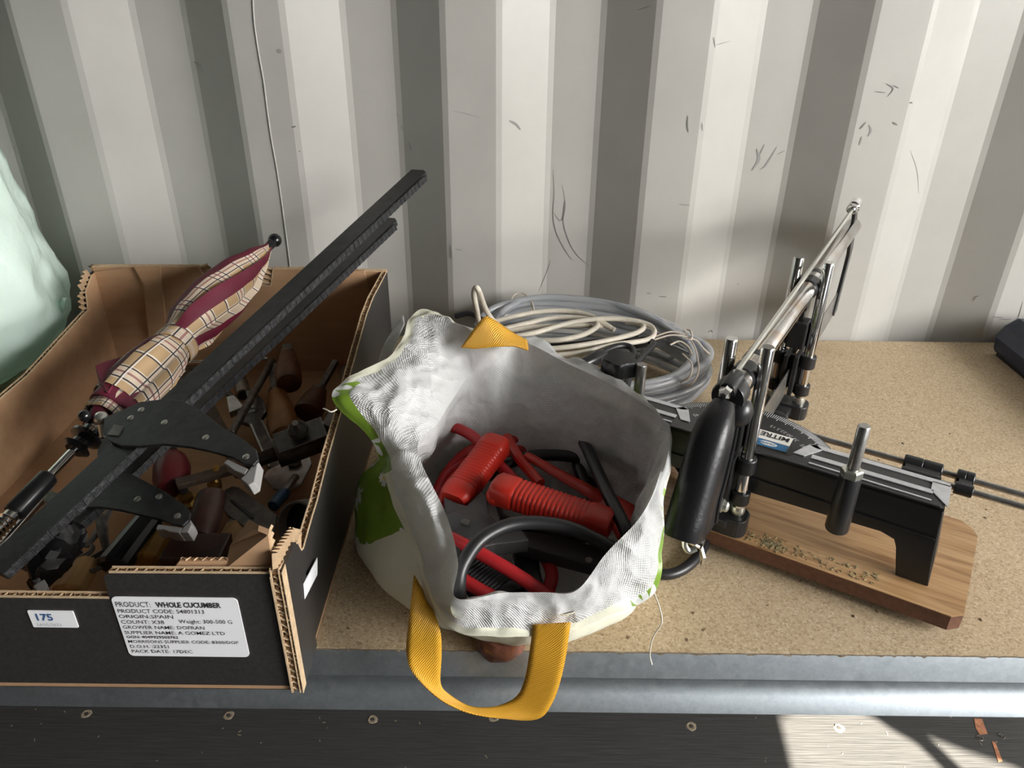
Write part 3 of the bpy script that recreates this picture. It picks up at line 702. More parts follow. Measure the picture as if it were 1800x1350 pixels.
for k_ in range(8):
    a = 2*math.pi*k_/8; p = uA+ud*(upos(118, 783)+.042)+(ux*math.cos(a)+uy*math.sin(a))*.0115; rn.obox(p, ud*.006, (ux*math.cos(a)+uy*math.sin(a))*.004, ud.cross(ux*math.cos(a)+uy*math.sin(a))*.0015)
rn.build('runner', 'black_gloss', um); MB().sphere(PZ(149, 731, .131), .0058, 16).build('runner_button', 'black_gloss', um)
MB().lathe(uA+ud*s_thr, ud, [(0, .0085), (.002, .0095), (s_slv-s_thr-.002, .0088), (s_slv-s_thr, .0068)], 20).build('sleeve', 'black_plastic', um)
mb = MB(); L_ = s_thr-.004; pr_ = []
k_ = int(L_/.004)
for i in range(k_): pr_ += [(i*.004, .0066), (i*.004+.0015, .0082), (i*.004+.003, .0066)]
mb.lathe(uA, ud, pr_+[(s_thr, .0066)], 20); mb.build('threaded_collar', 'chrome', um)

# ================================================================= LOOSE TOOLS IN THE BOX
def rod(name, label, cat, a, b, r, m, prof=None, n=14):
    a, b = V(a), V(b); mb = MB()
    if prof: L = (b-a).length; mb.lathe(a, b-a, [(t*L, rr) for t, rr in prof], n)
    else: mb.lathe(a, b-a, [(0, r*.8), (.001, r), ((b-a).length-.001, r), ((b-a).length, r*.8)], n)
    return tag(mb.build(name, m), label, cat)
HP = [(0, .011), (.03, .0135), (.1, .0145), (.35, .0142), (.6, .0125), (.8, .0105), (.93, .0095), (1, .0075)]
def chisel(label, a, b, tip, m, sc=1.0, blade='flat', nm='wood_chisel', cat='chisel'):
    a, b, tip = V(a), V(b), V(tip); t = thing(nm, label, cat, tuple(a)); L = (b-a).length
    MB().lathe(a, b-a, [(x*L, r*sc) for x, r in HP], 18).build('handle', m, t)
    d = (b-a).normalized(); MB().lathe(b-d*.012, d, [(0, .0085*sc), (.004, .0092*sc), (.014, .0085*sc)], 16).build('ferrule', 'steel_dark', t)
    e = (tip-b); sd = e.cross(V((0, 0, 1))).normalized(); mb = MB()
    mb.tube([b, lerp(b, tip, .2)], .0042*sc, 10)
    mb.obox(lerp(b, tip, .58), e*.42, sd*(.0055 if blade == 'flat' else .003)*sc, V((0, 0, 1))*(.0016 if blade == 'flat' else .003))
    mb.build('blade', 'steel_dark', t, smooth=False); return t
chisel('chisel with orange-brown wooden handle, blade pointing to the box back', PZ(502, 772, .026), PZ(487, 690, .036), PZ(481, 640, .046), 'wood_orange', 1.25)
chisel('dark turned-handle chisel standing near the back of the box', PZ(508, 676, .050), PZ(505, 622, .062), PZ(504, 606, .068), 'wood_dark', 1.1)
chisel('reddish-brown handled file with thin dark blade along the right wall', PZ(540, 728, .025), PZ(560, 688, .034), PZ(590, 636, .056), 'wood_dark', 1.2, 'rod', 'wood_file', 'file')
chisel('pale wooden handled chisel beside the dark mallet', PZ(405, 985, .028), PZ(415, 925, .03), PZ(425, 890, .028), 'wood_pale', 1.1)
rod('steel_punch', 'long dark steel rod slanting across the middle of the box', 'rod', PZ(406, 763, .06), PZ(479, 634, .045), .0046, 'steel_dark')
rod('thin_spanner', 'thin shiny rod lying behind the clamp bars', 'rod', PZ(322, 637, .055), PZ(470, 630, .055), .0022, 'chrome')
rod('pointed_rod', 'slim nickel rod under the umbrella sleeve', 'rod', PZ(-5, 965, .06), PZ(70, 880, .06), .0045, 'chrome_worn', [(0, .003), (.3, .0048), (1, .0052)])
t = thing('socket', 'short chrome socket with hollow end behind the wrench', 'socket', tuple(PZ(427, 700, .02)))
a, b = PZ(428, 695, .026), PZ(419, 655, .032); rows = []
ax = (b-a).normalized(); mb = MB(); mb.lathe(a, ax, [(.0, .0072), (0, .0095), (.02, .0095), ((b-a).length, .007)], 18); mb.build('body', 'steel', t); MB().lathe(a-ax*.0004, ax, [(0, .007), (.001, .007)], 16).build('bore', 'black_plastic', t)
# adjustable wrench
def wrench(label, head, tail, jaw_side, sc=1.0):
    head, tail = V(head), V(tail); t = thing('adjustable_wrench', label, 'wrench', tuple(tail)); d = (head-tail).normalized(); n = V((0, -.25, 1)); n = (n-d*n.dot(d)).normalized(); s = d.cross(n)*jaw_side
    mb = MB(); P = lambda u, v: head+d*u*sc+s*v*sc
    L = (head-tail).length/sc
    mb.prism([P(-L, -.007)+n*.003, P(-L, .007)+n*.003, P(-.02, .006)+n*.003, P(-.012, .014)+n*.003, P(.006, .016)+n*.003, P(.03, .012)+n*.003, P(.032, .004)+n*.003, P(.008, .001)+n*.003, P(.004, -.012)+n*.003, P(-.012, -.014)+n*.003, P(-.022, -.007)+n*.003], -n*.007); mb.build('body', 'steel_dark', t, smooth=False, bevel=.001)
    mb = MB(); mb.prism([P(.006, -.004)+n*.004, P(.030, -.008)+n*.004, P(.032, -.016)+n*.004, P(.004, -.020)+n*.004], -n*.009); mb.build('sliding_jaw', 'steel', t, smooth=False, bevel=.001)
    mb = MB(); mb.cyl(P(-.002, -.008)+n*.001, P(-.002, .004)+n*.001, .0055, 14); mb.build('thumb_screw', 'steel', t)
    mb = MB()
    for q in (-1, 1): mb.tube([P(-L+.01, q*.0065)+n*.0035, P(-.025, q*.0055)+n*.0035], .0012, 8)
    mb.build('handle_ribs', 'steel', t); return t
wrench('adjustable wrench with open jaws in the middle of the box', PZ(440, 722, .036), PZ(492, 832, .02), 1, 1.15)
# steel channel clamp with wing bolt
t = thing('steel_vice_jaw', 'square steel clamp body with bolt, leaning on the right box wall', 'clamp', tuple(PZ(530, 780, .02)))
a, b = PZ(486, 797, .050), PZ(572, 765, .060); d = (b-a).normalized(); n = V((0, -.5, .85)); n = (n-d*n.dot(d)).normalized(); s = d.cross(n)
mb = MB(); rows = []
for k_ in range(12):
    aa = math.radians(-100+200*k_/11); rows.append([a+s*math.sin(aa)*.016+n*math.cos(aa)*.010, b+s*math.sin(aa)*.016+n*math.cos(aa)*.010])
mb.grid(rows); mb.build('channel', 'steel_dark', t, smooth=True, solid=.0025)
mb = MB(); mb.obox(lerp(a, b, .55)+n*.018-s*.0, d*.026, s*.012, n*.002); mb.build('plate', 'steel', t, smooth=False, bevel=.0006)
c = lerp(a, b, .55)+n*.02; mb = MB(); mb.cyl(c, c+n*.026, .0032, 12); mb.build('bolt', 'zinc', t)
mb = MB(); mb.lathe(c+n*.008, n, [(0, .010), (.003, .011), (.005, .009)], 18); mb.build('washer', 'steel_dark', t)
mb = MB(); mb.obox(a-d*.014, d*.016, s*.006, n*.005); mb.build('square_bar', 'rust_iron', t, smooth=False, bevel=.0006)
# pivoting plate with a bolt
t = thing('hinged_plate', 'flat steel plate with hex bolt below the square clamp body', 'plate', tuple(PZ(505, 850, .015)))
q = [PZ(x, y, .030) for x, y in ((462, 838), (470, 826), (500, 812), (545, 802), (548, 815), (530, 850), (505, 862), (480, 858))]
mb = MB(); mb.prism(q, (0, 0, -.003)); mb.build('plate', 'steel', t, smooth=False, bevel=.0006)
mb = MB(); mb.lathe(PZ(517, 813, .031), (0, 0, 1), [(0, .0078), (.004, .0078), (.005, .006)], 6); mb.build('hex_bolt', 'zinc', t, smooth=False)
t = thing('blue_screwdriver', 'small screwdriver with blue end among steel plates', 'screwdriver', tuple(PZ(495, 870, .02)))
MB().lathe(PZ(480, 890, .035), PZ(510, 855, .035)-PZ(480, 890, .035), [(0, .006), (.02, .0065), (.028, .004)], 12).build('handle', 'blue_plastic', t)
MB().cyl(PZ(500, 866, .036), PZ(520, 838, .036), .004, 12).build('barrel', 'steel', t)
# slotted bracket
t = thing('slotted_bracket', 'dark steel bracket with rounded end and long slot', 'bracket', tuple(PZ(430, 900, .02)))
q = [PZ(x, y, .040) for x, y in ((388, 888), (386, 874), (396, 860), (408, 854), (420, 856), (487, 905), (482, 940), (455, 945), (400, 905))]
mb = MB(); mb.prism(q, (0, 0, -.004)); mb.build('plate', 'steel_dark', t, smooth=False, bevel=.001)
mb = MB(); mb.prism([PZ(x, y, .0405) for x, y in ((404, 880), (408, 878), (446, 906), (446, 911), (440, 910))], (0, 0, .0006)); mb.build('slot', 'black_plastic', t, smooth=False)
# grey ring (roll of tape standing on edge)
t = thing('tape_ring', 'grey hollow ring standing by the right box wall', 'ring', tuple(PZ(520, 925, .015)))
c = PZ(523, 925, .045); ax = V((-.35, -.8, .45)).normalized(); x_ = ax.orthogonal().normalized(); y_ = ax.cross(x_); rows = []
for o_, r in ((0, .0215), (0, .0235), (.016, .0235), (.016, .0215)): rows.append([c+ax*o_*-1+(x_*math.cos(2*math.pi*k_/40)+y_*math.sin(2*math.pi*k_/40))*r for k_ in range(40)])
mb = MB(); mb.grid(rows, cu=True, cv=True); mb.build('rim', 'pad_grey', t)
mb = MB(); mb.lathe(c-ax*.013, ax, [(0, .0213), (.001, .0213)], 40); mb.build('core', 'black_plastic', t)
# mallet
t = thing('mallet', 'dark brown wooden mallet with square head by the front panel', 'mallet', tuple(PZ(340, 985, .01)))
a, b = PZ(287, 965, .065), PZ(395, 962, .065); d = (b-a).normalized()
mb = MB(); mb.obox((a+b)/2+V((0, 0, -.016)), (b-a)/2, V((0, .0165, 0)), V((0, .004, .016))); mb.build('head', 'mallet_brown', t, smooth=False, bevel=.002)
mb = MB(); mb.tube([PZ(348, 945, .055), PZ(362, 910, .06), PZ(372, 870, .062)], [.0135, .0150, .0135], 14, flat=.75); mb.build('handle', 'mallet_brown', t, bevel=.001)
# scissors
t = thing('scissors', 'dark scissors with two finger rings near the front left', 'scissors', tuple(PZ(150, 980, .02)))
for c, rx, ry, a in ((PZ(130, 972, .03), .0155, .0105, .5), (PZ(176, 985, .03), .0185, .009, 1.0)):
    mb = MB(); mb.tube([c+V((math.cos(q)*rx*math.cos(a)-math.sin(q)*ry*math.sin(a), math.cos(q)*rx*math.sin(a)+math.sin(q)*ry*math.cos(a), 0)) for q in [2*math.pi*k_/28 for k_ in range(28)]], .0022, 8, closed=True); mb.build('finger_ring', 'steel_dark', t)
mb = MB(); mb.tube([PZ(152, 962, .03), PZ(175, 930, .035), PZ(196, 890, .04)], [.003, .005, .003], 8, flat=.4); mb.tube([PZ(186, 965, .03), PZ(180, 930, .038), PZ(170, 890, .042)], [.003, .005, .003], 8, flat=.4); mb.build('blades', 'steel_dark', t)
# handles
def block(name, label, cat, a, b, r, m, n=8, flat=.7):
    a, b = V(a), V(b); mb = MB(); mb.tube([a, lerp(a, b, .06), lerp(a, b, .5), lerp(a, b, .9), b], [r*.7, r, r*.92, r*.85, r*.5], n, flat=flat); return tag(mb.build(name, m, bevel=.0012, smooth=False), label, cat)
block('scraper_handle', 'yellow-brown faceted wooden handle at the front left corner', 'handle', PZ(118, 1045, .026), PZ(155, 985, .026), .0155, 'wood_pale')
block('black_tool_grip', 'thick black grip lying between scissors and mallet', 'grip', PZ(195, 1000, .030), PZ(268, 905, .038), .0165, 'black_plastic', 14)
block('amber_screwdriver_grip', 'amber handle half hidden behind the mallet', 'grip', PZ(255, 990, .026), PZ(285, 935, .028), .014, 'wood_yellow', 8)
t = thing('bradawl', 'tool with shiny dark red bulbous handle under the upper clamp jaw', 'bradawl', tuple(PZ(300, 830, .02)))
a, b = PZ(300, 868, .035), PZ(304, 790, .045); MB().lathe(a, b-a, [(0, .005), (.006, .0135), (.02, .018), (.038, .0185), (.052, .014), (.06, .008)], 22).build('grip', 'red_dark', t); MB().cyl(b, PZ(306, 760, .05), .004, 10).build('shank', 'steel_dark', t)
t = thing('flat_iron_bar', 'dark flat iron bar below the upper clamp pad', 'bar', tuple(PZ(365, 840, .03)))
a, b = PZ(310, 852, .050), PZ(432, 818, .050); d = b-a; MB().obox((a+b)/2, d/2, V((-d.y, d.x, 0)).normalized()*.0065, V((0, 0, .003))).build('bar', 'rust_iron', t, smooth=False, bevel=.0006)
for c, r, lbl in ((PZ(325, 872, .035), .011, 'round brass fitting left of the small brass nozzle'), ):
    t = thing('brass_fitting', lbl, 'fitting', tuple(c)); MB().lathe(c-V((0, 0, .01)), (.2, -.3, 1), [(0, r), (.008, r), (.010, r*.7), (.016, r*.6)], 8).build('body', 'brass', t, smooth=False); MB().lathe(c+V((0, 0, .003)), (.2, -.3, 1), [(0, r*.4), (.006, r*.4)], 10).build('spigot', 'steel_dark', t)
c = PZ(376, 862, .03); t = thing('brass_nozzle', 'small upright brass nozzle behind the mallet handle', 'nozzle', tuple(c)); MB().lathe(c, PZ(379, 838, .045)-c, [(0, .006), (.012, .006), (.014, .0045), (.022, .004), (.028, .0025)], 14).build('body', 'brass', t); MB().lathe(c, PZ(379, 838, .045)-c, [(.004, .0075), (.009, .0075)], 6).build('nut', 'brass', t, smooth=False)
t = thing('putty_knife', 'dark scraper with broad worn blade behind the clamp jaw', 'scraper', tuple(PZ(370, 745, .03)))
MB().prism([PZ(x, y, .050) for x, y in ((352, 690), (372, 700), (420, 790), (404, 800), (358, 720))], (0, 0, -.004)).build('blade', 'rust_iron', t, smooth=False, bevel=.0006)
MB().tube([PZ(404, 790, .05), PZ(425, 830, .045)], [.007, .009], 10).build('handle', 'wood_dark', t)
t = thing('steel_offcut', 'bright bent steel strip standing by the right box rim', 'strip', tuple(PZ(585, 730, .03)))
MB().prism([PZ(x, y, .075) for x, y in ((566, 744), (580, 720), (592, 724), (578, 750))], (0, 0, -.03)).build('upright', 'steel_dark', t, smooth=False); MB().prism([PZ(x, y, .03) for x, y in ((596, 645), (612, 640), (612, 655), (600, 668))], (0, 0, -.004)).build('end', 'steel', t, smooth=False)
t = thing('pincers', 'grey folded pliers half hidden beneath the umbrella', 'pliers', tuple(PZ(320, 665, .02)))
MB().prism([PZ(x, y, .030) for x, y in ((300, 668), (318, 642), (352, 640), (372, 652), (340, 672))], (0, 0, -.008)).build('jaws', 'steel_dark', t, smooth=False, bevel=.001)
MB().tube([PZ(345, 655, .03), PZ(380, 672, .028), PZ(410, 700, .022)], .004, 8).build('handle', 'steel_dark', t)

# ================================================================= WOVEN BAG
bag = thing('shopping_bag', 'white woven plastic shopping bag with green daisy print and yellow webbing handles', 'bag', (0, .56, 0))
Q = PZ
cols = [  # crest, hem, belly, base
 (Q(734,790,.135), Q(652,775,.130), Q(622,880,.050), Q(645,930,.003)),
 (Q(784,904,.125), Q(690,885,.105), Q(632,965,.030), Q(645,985,.003)),
 (Q(805,987,.115), Q(737,990,.082), Q(685,1045,.022), Q(695,1038,.003)),
 (Q(802,1052,.097), Q(778,1094,.060), Q(772,1098,.022), Q(775,1085,.003)),
 (Q(885,1042,.090), Q(855,1119,.052), Q(860,1128,.022), Q(860,1112,.003)),
 (Q(955,1041,.090), Q(937,1118,.052), Q(937,1134,.022), Q(937,1116,.003)),
 (Q(1013,1038,.092), Q(1030,1098,.054), Q(1020,1122,.022), Q(1010,1102,.003)),
 (Q(1066,972,.112), Q(1146,1046,.070), Q(1110,1075,.026), Q(1090,1055,.003)),
 (Q(1128,905,.132), Q(1166,965,.100), V((.116,.497,.050)), V((.105,.505,.003))),
 (Q(1160,832,.150), Q(1168,885,.130), V((.120,.527,.070)), V((.108,.54,.003))),
 (Q(1173,750,.160), Q(1176,768,.152), V((.124,.556,.080)), V((.110,.57,.003))),
 (Q(1100,690,.165), Q(1108,690,.158)+V((0,.006,0)), V((.104,.603,.080)), V((.090,.61,.003))),
 (Q(1000,640,.165), Q(1004,638,.155)+V((0,.006,0)), V((.052,.650,.080)), V((.045,.64,.003))),
 (Q(915,602,.168), Q(920,600,.158)+V((0,.006,0)), V((.005,.685,.080)), V((0,.67,.003))),
 (Q(868,640,.155), Q(830,576,.182), V((-.04,.70,.080)), V((-.04,.69,.003))),
 (Q(823,664,.143), Q(737,543,.188), V((-.085,.70,.080)), V((-.08,.69,.003))),
 (Q(797,700,.138), Q(690,622,.176), V((-.118,.675,.070)), V((-.11,.665,.003))),
 (Q(768,746,.136), Q(583,690,.166), V((-.143,.625,.060)), V((-.135,.63,.003)))]
NB = 20
def ring(pts): return spline(pts, NB, closed=True)
crest, hem, belly, base = [ring([c[i] for c in cols]) for i in range(4)]
NC = len(crest); bc = V((-.005, .57, .01))
def wr(p, amp, sc, seed): 
    n1 = V(noise.noise_vector(p*sc+V((seed, 0, 0)))); n2 = V(noise.noise_vector(p*sc*2.7+V((0, seed, 5))))
    r = abs(noise.noise(p*sc*1.4+V((seed, 9, 2))))
    vd = noise.voronoi(p*sc*.95+n1*.5+V((seed, 3, 1)))[0]; cone = vd[0]
    vd2 = noise.voronoi(p*sc*2.2+V((seed, 3, 1)))[0]
    out = V((p.x-bc.x, p.y-bc.y, .05)).normalized()
    return p + n1*amp*.7 + n2*amp*.35 + V((0, 0, 1))*(r-.25)*amp + (out*.6+V((0, 0, .8)))*((cone-.5)*amp*2.0+(vd2[0]-.5)*amp*.7)
def interp_rows(keys, counts):
    """keys: list of rings; Catmull along the profile"""
    out = []
    n = len(keys)
    for i in range(n-1):
        for k in range(counts[i]):
            t = k/counts[i]; row = []
            for j in range(NC):
                p1, p2 = keys[i][j], keys[i+1][j]; p0 = keys[i-1][j] if i else p1*2-p2; p3 = keys[i+2][j] if i < n-2 else p2*2-p1
                row.append(.5*((2*p1)+(p2-p0)*t+(2*p0-5*p1+4*p2-p3)*t*t+(3*p1-p0-3*p2+p3)*t**3))
            out.append(row)
    out.append(list(keys[-1])); return out
upper = [lerp(crest[j], belly[j], .5)+(V((belly[j].x-bc.x, belly[j].y-bc.y, 0))  .normalized())*.003 for j in range(NC)]
cr_in = [lerp(crest[j], hem[j], .18)+V((0, 0, -.014)) for j in range(NC)]
# outer wall
rows = interp_rows([base, belly, upper, cr_in], [10, 14, 12]); zrow = [[p.z for p in r] for r in rows]
rows = [[wr(p, .0030*min(1, i/4)*(1 if i < len(rows)-4 else .2), 26, 1.7) for p in r] for i, r in enumerate(rows)]
for r in rows:
    for p in r: p.z = max(p.z, .001)
arc = [0.0]
for j in range(NC): arc.append(arc[-1]+(belly[(j+1) % NC]-belly[j]).length)
nr = len(rows)
def body_m(i, j):
    c = j/NB
    zmid = zrow[i][j % NC]
    if 1.0 <= c < 10: return 1 if zmid < .085 else (2 if c >= 7 else 1)
    return 1 if (c < 2.2 and zmid < .035 and c > .0) else 2
mb = MB(); mb.grid(rows, cu=True, uvs=lambda i, j: (arc[min(j, NC)], .18*i/(nr-1)), mfun=body_m); mb.build('outer_wall', ['woven_white', 'cream', 'woven_green'], bag, smooth=True, angle=180)
# inner wall and floor of the bag
ib = [bc+(base[j]-bc)*.86+V((0, 0, .006)) for j in range(NC)]; im = [lerp(crest[j], ib[j], .5) + (belly[j]-bc)*V((0, 0, 0)).length for j in range(NC)]
im = [lerp(crest[j], ib[j], .5) - V((belly[j].x-bc.x, belly[j].y-bc.y, 0)).normalized()*.002 for j in range(NC)]
ic = [bc+(base[j]-bc)*.03+V((0, 0, .006)) for j in range(NC)]
rows = interp_rows([crest, im, ib, ic], [20, 14, 6]); nr2 = len(rows)
rows = [[wr(p, .0060*min(1, i/5)*(1 if i < 28 else .3), 24, 4.1) for p in r] for i, r in enumerate(rows)]
for r in rows:
    for p in r: p.z = max(p.z, .004)
mb = MB(); mb.grid(rows, cu=True, uvs=lambda i, j: (arc[min(j, NC)], .2*i/(nr2-1))); mb.build('lining', 'woven_white', bag, smooth=True, angle=180)
# turned-out cuff
mid = []
for j in range(NC):
    m = lerp(crest[j], hem[j], .5); l = (crest[j]-hem[j]).length; mid.append(m+V((0, 0, 1))*min(.016, l*.20))
rows = interp_rows([crest, mid, hem], [14, 16]); nr3 = len(rows)
rows = [[wr(p, .0042*min(1, i/5)*(1 if i < nr3-2 else .5), 27, 8.3) for p in r] for i, r in enumerate(rows)]
def cuff_m(i, j):
    c = j/NB
    if c >= 16.75 or c < .55: return 2 if i >= nr3-7 else 0
    if 6.6 < c < 9.2: return 2 if i >= nr3-4 else 0
    if 13.8 < c < 15.2: return 1 if i >= nr3-8 else 0
    return 1 if i >= nr3-5 else 0
mb = MB(); mb.grid(rows, cu=True, uvs=lambda i, j: (arc[min(j, NC)], .06*i/(nr3-1)), mfun=cuff_m); mb.build('turned_cuff', ['woven_white', 'cream', 'woven_green'], bag, smooth=True, angle=180)
# handles
def ribbon(name, E1, E2, parent=bag, n=6, m='webbing', wd=.028):
    A, B = spline(E1, n), spline(E2, n); R = 7
    rows = [[lerp(a, b, i/(R-1)) for a, b in zip(A, B)] for i in range(R)]; arc_ = [0]
    for i in range(len(A)-1): arc_.append(arc_[-1]+(((A[i+1]+B[i+1])-(A[i]+B[i]))/2).length)
    mb = MB(); mb.grid(rows, uvs=lambda i, j: (arc_[min(j, len(arc_)-1)], wd*i/(R-1))); return mb.build(name, m, parent, smooth=True, angle=180, solid=.0013)
c5 = lambda x, y: (560+x/2.571, 900+y/2.571)
e1 = [(432, 285, .462), (405, 520, .434), (398, 640, .424), (428, 730, .416), (545, 845, .412), (680, 908, .412), (830, 934, .414), (990, 934, .416), (1062, 850, .417), (1108, 700, .418), (1140, 500, .421)]
e2 = [(500, 405, .455), (548, 530, .430), (556, 650, .424), (552, 775, .420), (600, 832, .420), (690, 880, .420), (800, 878, .421), (890, 838, .421), (930, 760, .421), (955, 620, .421), (968, 510, .424)]
ribbon('carrying_handle', [PY(*c5(x, y), Y) for x, y, Y in e1], [PY(*c5(x, y), Y) for x, y, Y in e2])
ribbon('carrying_handle', [PY(810, 611, .672), PY(846, 562, .685), PY(862, 559, .690), PY(900, 584, .690), PY(926, 598, .685)], [PY(832, 613, .668), PY(868, 610, .668), PY(886, 609, .668), PY(906, 609, .668), PY(929, 616, .668)])
# torn sliver of bag edge sticking up at the back left
A = [Q(x, y, z) for x, y, z in ((664, 640, .150), (676, 605, .165), (695, 575, .178), (709, 555, .186))]; B = [Q(x, y, z) for x, y, z in ((690, 618, .165), (692, 612, .168), (704, 585, .178), (711, 570, .183))]
ribbon('torn_edge', A, B, m='woven_white')
# printed brown corner at the front bottom
mb = MB(); mb.sphere(Q(880, 1132, .010), .021, 28, sc=(1.0, .62, .72))
for v in mb.v: v += V(noise.noise_vector(v*110))*.0035; v.z = max(v.z, -.0002) if v.y > YF else v.z
mb.build('printed_corner', 'brown_print', bag, smooth=True, angle=40)
mb = MB(); mb.tube(spline([Q(1150, 1042, .07), PY(1160, 1070, .44), PY(1163, 1095, .44), PY(1148, 1120, .44), PY(1142, 1150, .438), PY(1146, 1168, .438)], 6), .0006, 5); mb.build('loose_thread', 'thread', bag)
mb = MB(); mb.tube(spline([Q(592, 720, .155), Q(582, 724, .155), Q(574, 720, .156), Q(568, 718, .156)], 5), .0006, 5); mb.build('loose_thread', 'thread', bag)

# ================================================================= JUMPER LEADS IN THE BAG
def grip(name, a, b, r, parent, m='red_plastic', n=18, ribs=12, flat=.8, up=(0, 0, 1)):
    a, b = V(a), V(b); L = (b-a).length; prof = [(0, r*.80), (.004, r*1.02), (L*.18, r*1.03)]
    for i in range(ribs):
        t = L*(.2+.62*i/ribs); prof += [(t, r), (t+L*.62/ribs*.35, r*.93), (t+L*.62/ribs*.7, r)]
    prof += [(L*.84, r*1.02), (L-.004, r*1.0), (L, r*.85)]
    ax = (b-a).normalized(); y_ = (V(up)-ax*V(up).dot(ax)).normalized(); x_ = ax.cross(y_); rows = []; n = 28
    for t, rr in prof:
        row = []
        for k in range(n):
            q = 2*math.pi*k/n; c_, s_ = math.cos(q), math.sin(q); c_ = math.copysign(abs(c_)**.6, c_); s_ = math.copysign(abs(s_)**.6, s_)
            row.append(a+ax*t+x_*c_*rr+y_*s_*rr*flat)
        rows.append(row)
    mb = MB(); mb.grid(rows, cu=True); b0 = len(mb.v)-n; mb.face([b0+k for k in range(n)]); mb.face(list(reversed(range(n)))); return mb.build(name, m, parent, angle=50)
red = thing('red_jumper_lead', 'red jump lead with ribbed red clamp grips inside the white bag', 'jump lead', tuple(Q(900, 860, .05)))
grip('clamp_grip', Q(796, 882, .082), Q(876, 776, .098), .0145, red, ribs=14)
grip('clamp_grip', Q(868, 856, .100), Q(1074, 925, .094), .0145, red, ribs=16)
mb = MB(); mb.sphere(Q(872, 872, .096), .009, 14, sc=(1, 1, 1)); mb.build('grip_end', 'red_plastic', red)
# inner arms of the second clamp
mb = MB(); mb.tube([Q(925, 800, .085), Q(985, 835, .083), Q(1065, 880, .08), Q(1115, 950, .07)], [.005, .006, .008, .010], 10, flat=.6); mb.tube([Q(890, 770, .085), Q(915, 810, .084), Q(950, 850, .082)], [.006, .005, .005], 10); mb.build('clamp_arm', 'red_plastic', red)
mb = MB(); mb.tube([Q(1050, 870, .075), Q(1095, 905, .078), Q(1110, 945, .075)], [.010, .016, .012], 14, flat=.7); mb.build('clamp_jaw', 'red_plastic', red)
# pivot plate with disc of the upright clamp
pl = [Q(x, y, .088) for x, y in ((780, 872), (800, 882), (820, 888), (845, 862), (856, 872), (860, 905), (880, 925), (920, 932), (930, 948), (870, 955), (830, 965), (800, 960), (785, 925))]
pvt = MB().prism(pl, (0, 0, -.014)).build('pivot_plate', 'grey_plastic', red, smooth=False, bevel=.0015)
mb = MB(); c = Q(818, 922, .0885); mb.lathe(c, (0, 0, 1), [(0, .0195), (.0012, .0195), (.0018, .0185), (.0019, .004)], 32); mb.build('pivot_disc', 'grey_plastic', pvt)
mb = MB(); mb.lathe(c+V((0, 0, .0018)), (0, 0, 1), [(0, .0040), (.0014, .0038), (.0018, .0022)], 12); mb.build('pivot_rivet', 'steel_dark', pvt)
def cable(name, pts, r, m, parent, n=14): mb = MB(); mb.tube(spline(pts, 8), r, n); return mb.build(name, m, parent)
for pts in ([(690, 800, .05), (740, 755, .07), (790, 750, .085), (835, 770, .09), (880, 820, .082), (940, 880, .07)],
            [(770, 900, .03), (775, 850, .05), (830, 790, .062), (930, 770, .068), (1030, 775, .066), (1085, 800, .058), (1110, 860, .05)],
            [(768, 870, .045), (790, 830, .055), (860, 800, .06), (950, 790, .058), (1040, 800, .052), (1090, 850, .045)],
            [(772, 890, .055), (800, 840, .062), (845, 808, .068), (880, 790, .068), (920, 815, .06)],
            [(770, 935, .088), (830, 965, .086), (900, 1005, .078), (960, 1045, .065), (1010, 1075, .05)],
            [(800, 1010, .07), (840, 1035, .066), (890, 1060, .056), (940, 1080, .05)],
            [(930, 950, .06), (955, 975, .062), (970, 1010, .06), (960, 1050, .05)]):
    cable('cable', [Q(*p) for p in pts], .0056, 'red_rubber', red)
blk = thing('black_jumper_lead', 'black jump lead looping over the red grips inside the white bag', 'jump lead', tuple(Q(950, 930, .05)))
for pts in ([(812, 1075, .06), (806, 1030, .085), (815, 990, .098), (850, 945, .106), (910, 920, .108), (990, 925, .104), (1060, 955, .096), (1110, 985, .086)],
            [(1000, 790, .072), (994, 762, .082), (1010, 754, .088), (1030, 785, .096), (1060, 850, .100), (1095, 920, .100), (1110, 955, .094)],
            [(770, 880, .05), (800, 860, .058), (860, 835, .066), (900, 812, .076), (950, 800, .078), (1020, 806, .076), (1040, 830, .066), (1055, 880, .05)],
            [(1008, 790, .072), (1020, 830, .068), (1040, 870, .06), (1060, 900, .05)],
            [(780, 960, .05), (830, 1000, .055), (870, 1035, .055), (920, 1055, .045)]):
    cable('cable', [Q(*p) for p in pts], .0058, 'black_rubber', blk)
q = [Q(x, y, .078) for x, y in ((840, 935), (900, 930), (980, 940), (1060, 962), (1115, 985), (1120, 1000), (1095, 1015), (1040, 990), (960, 970), (900, 952))]
arm = MB().prism(q, (0, 0, -.014)).build('clamp_arm', 'grey_plastic', blk, smooth=False, bevel=.002)
mb = MB(); mb.lathe(Q(1035, 985, .079), (0, 0, 1), [(0, .003), (.001, .003)], 12); mb.build('arm_rivet', 'steel', arm)
mb = MB(); mb.prism([Q(x, y, .060) for x, y in ((900, 955), (945, 962), (950, 1000), (960, 1040), (925, 1050), (912, 1000))], (0, 0, -.015)); mb.build('clamp_jaw', 'grey_plastic', blk, smooth=False, bevel=.003)
grip('clamp_grip', Q(818, 995, .058), Q(900, 1060, .052), .017, blk, 'black_rubber', ribs=10)
mb = MB(); mb.prism([Q(x, y, .066) for x, y in ((868, 868), (930, 900), (1000, 918), (1050, 935), (1000, 945), (920, 925), (880, 905))], (0, 0, -.012)); mb.build('clamp_body', 'black_rubber', blk, smooth=False, bevel=.003)

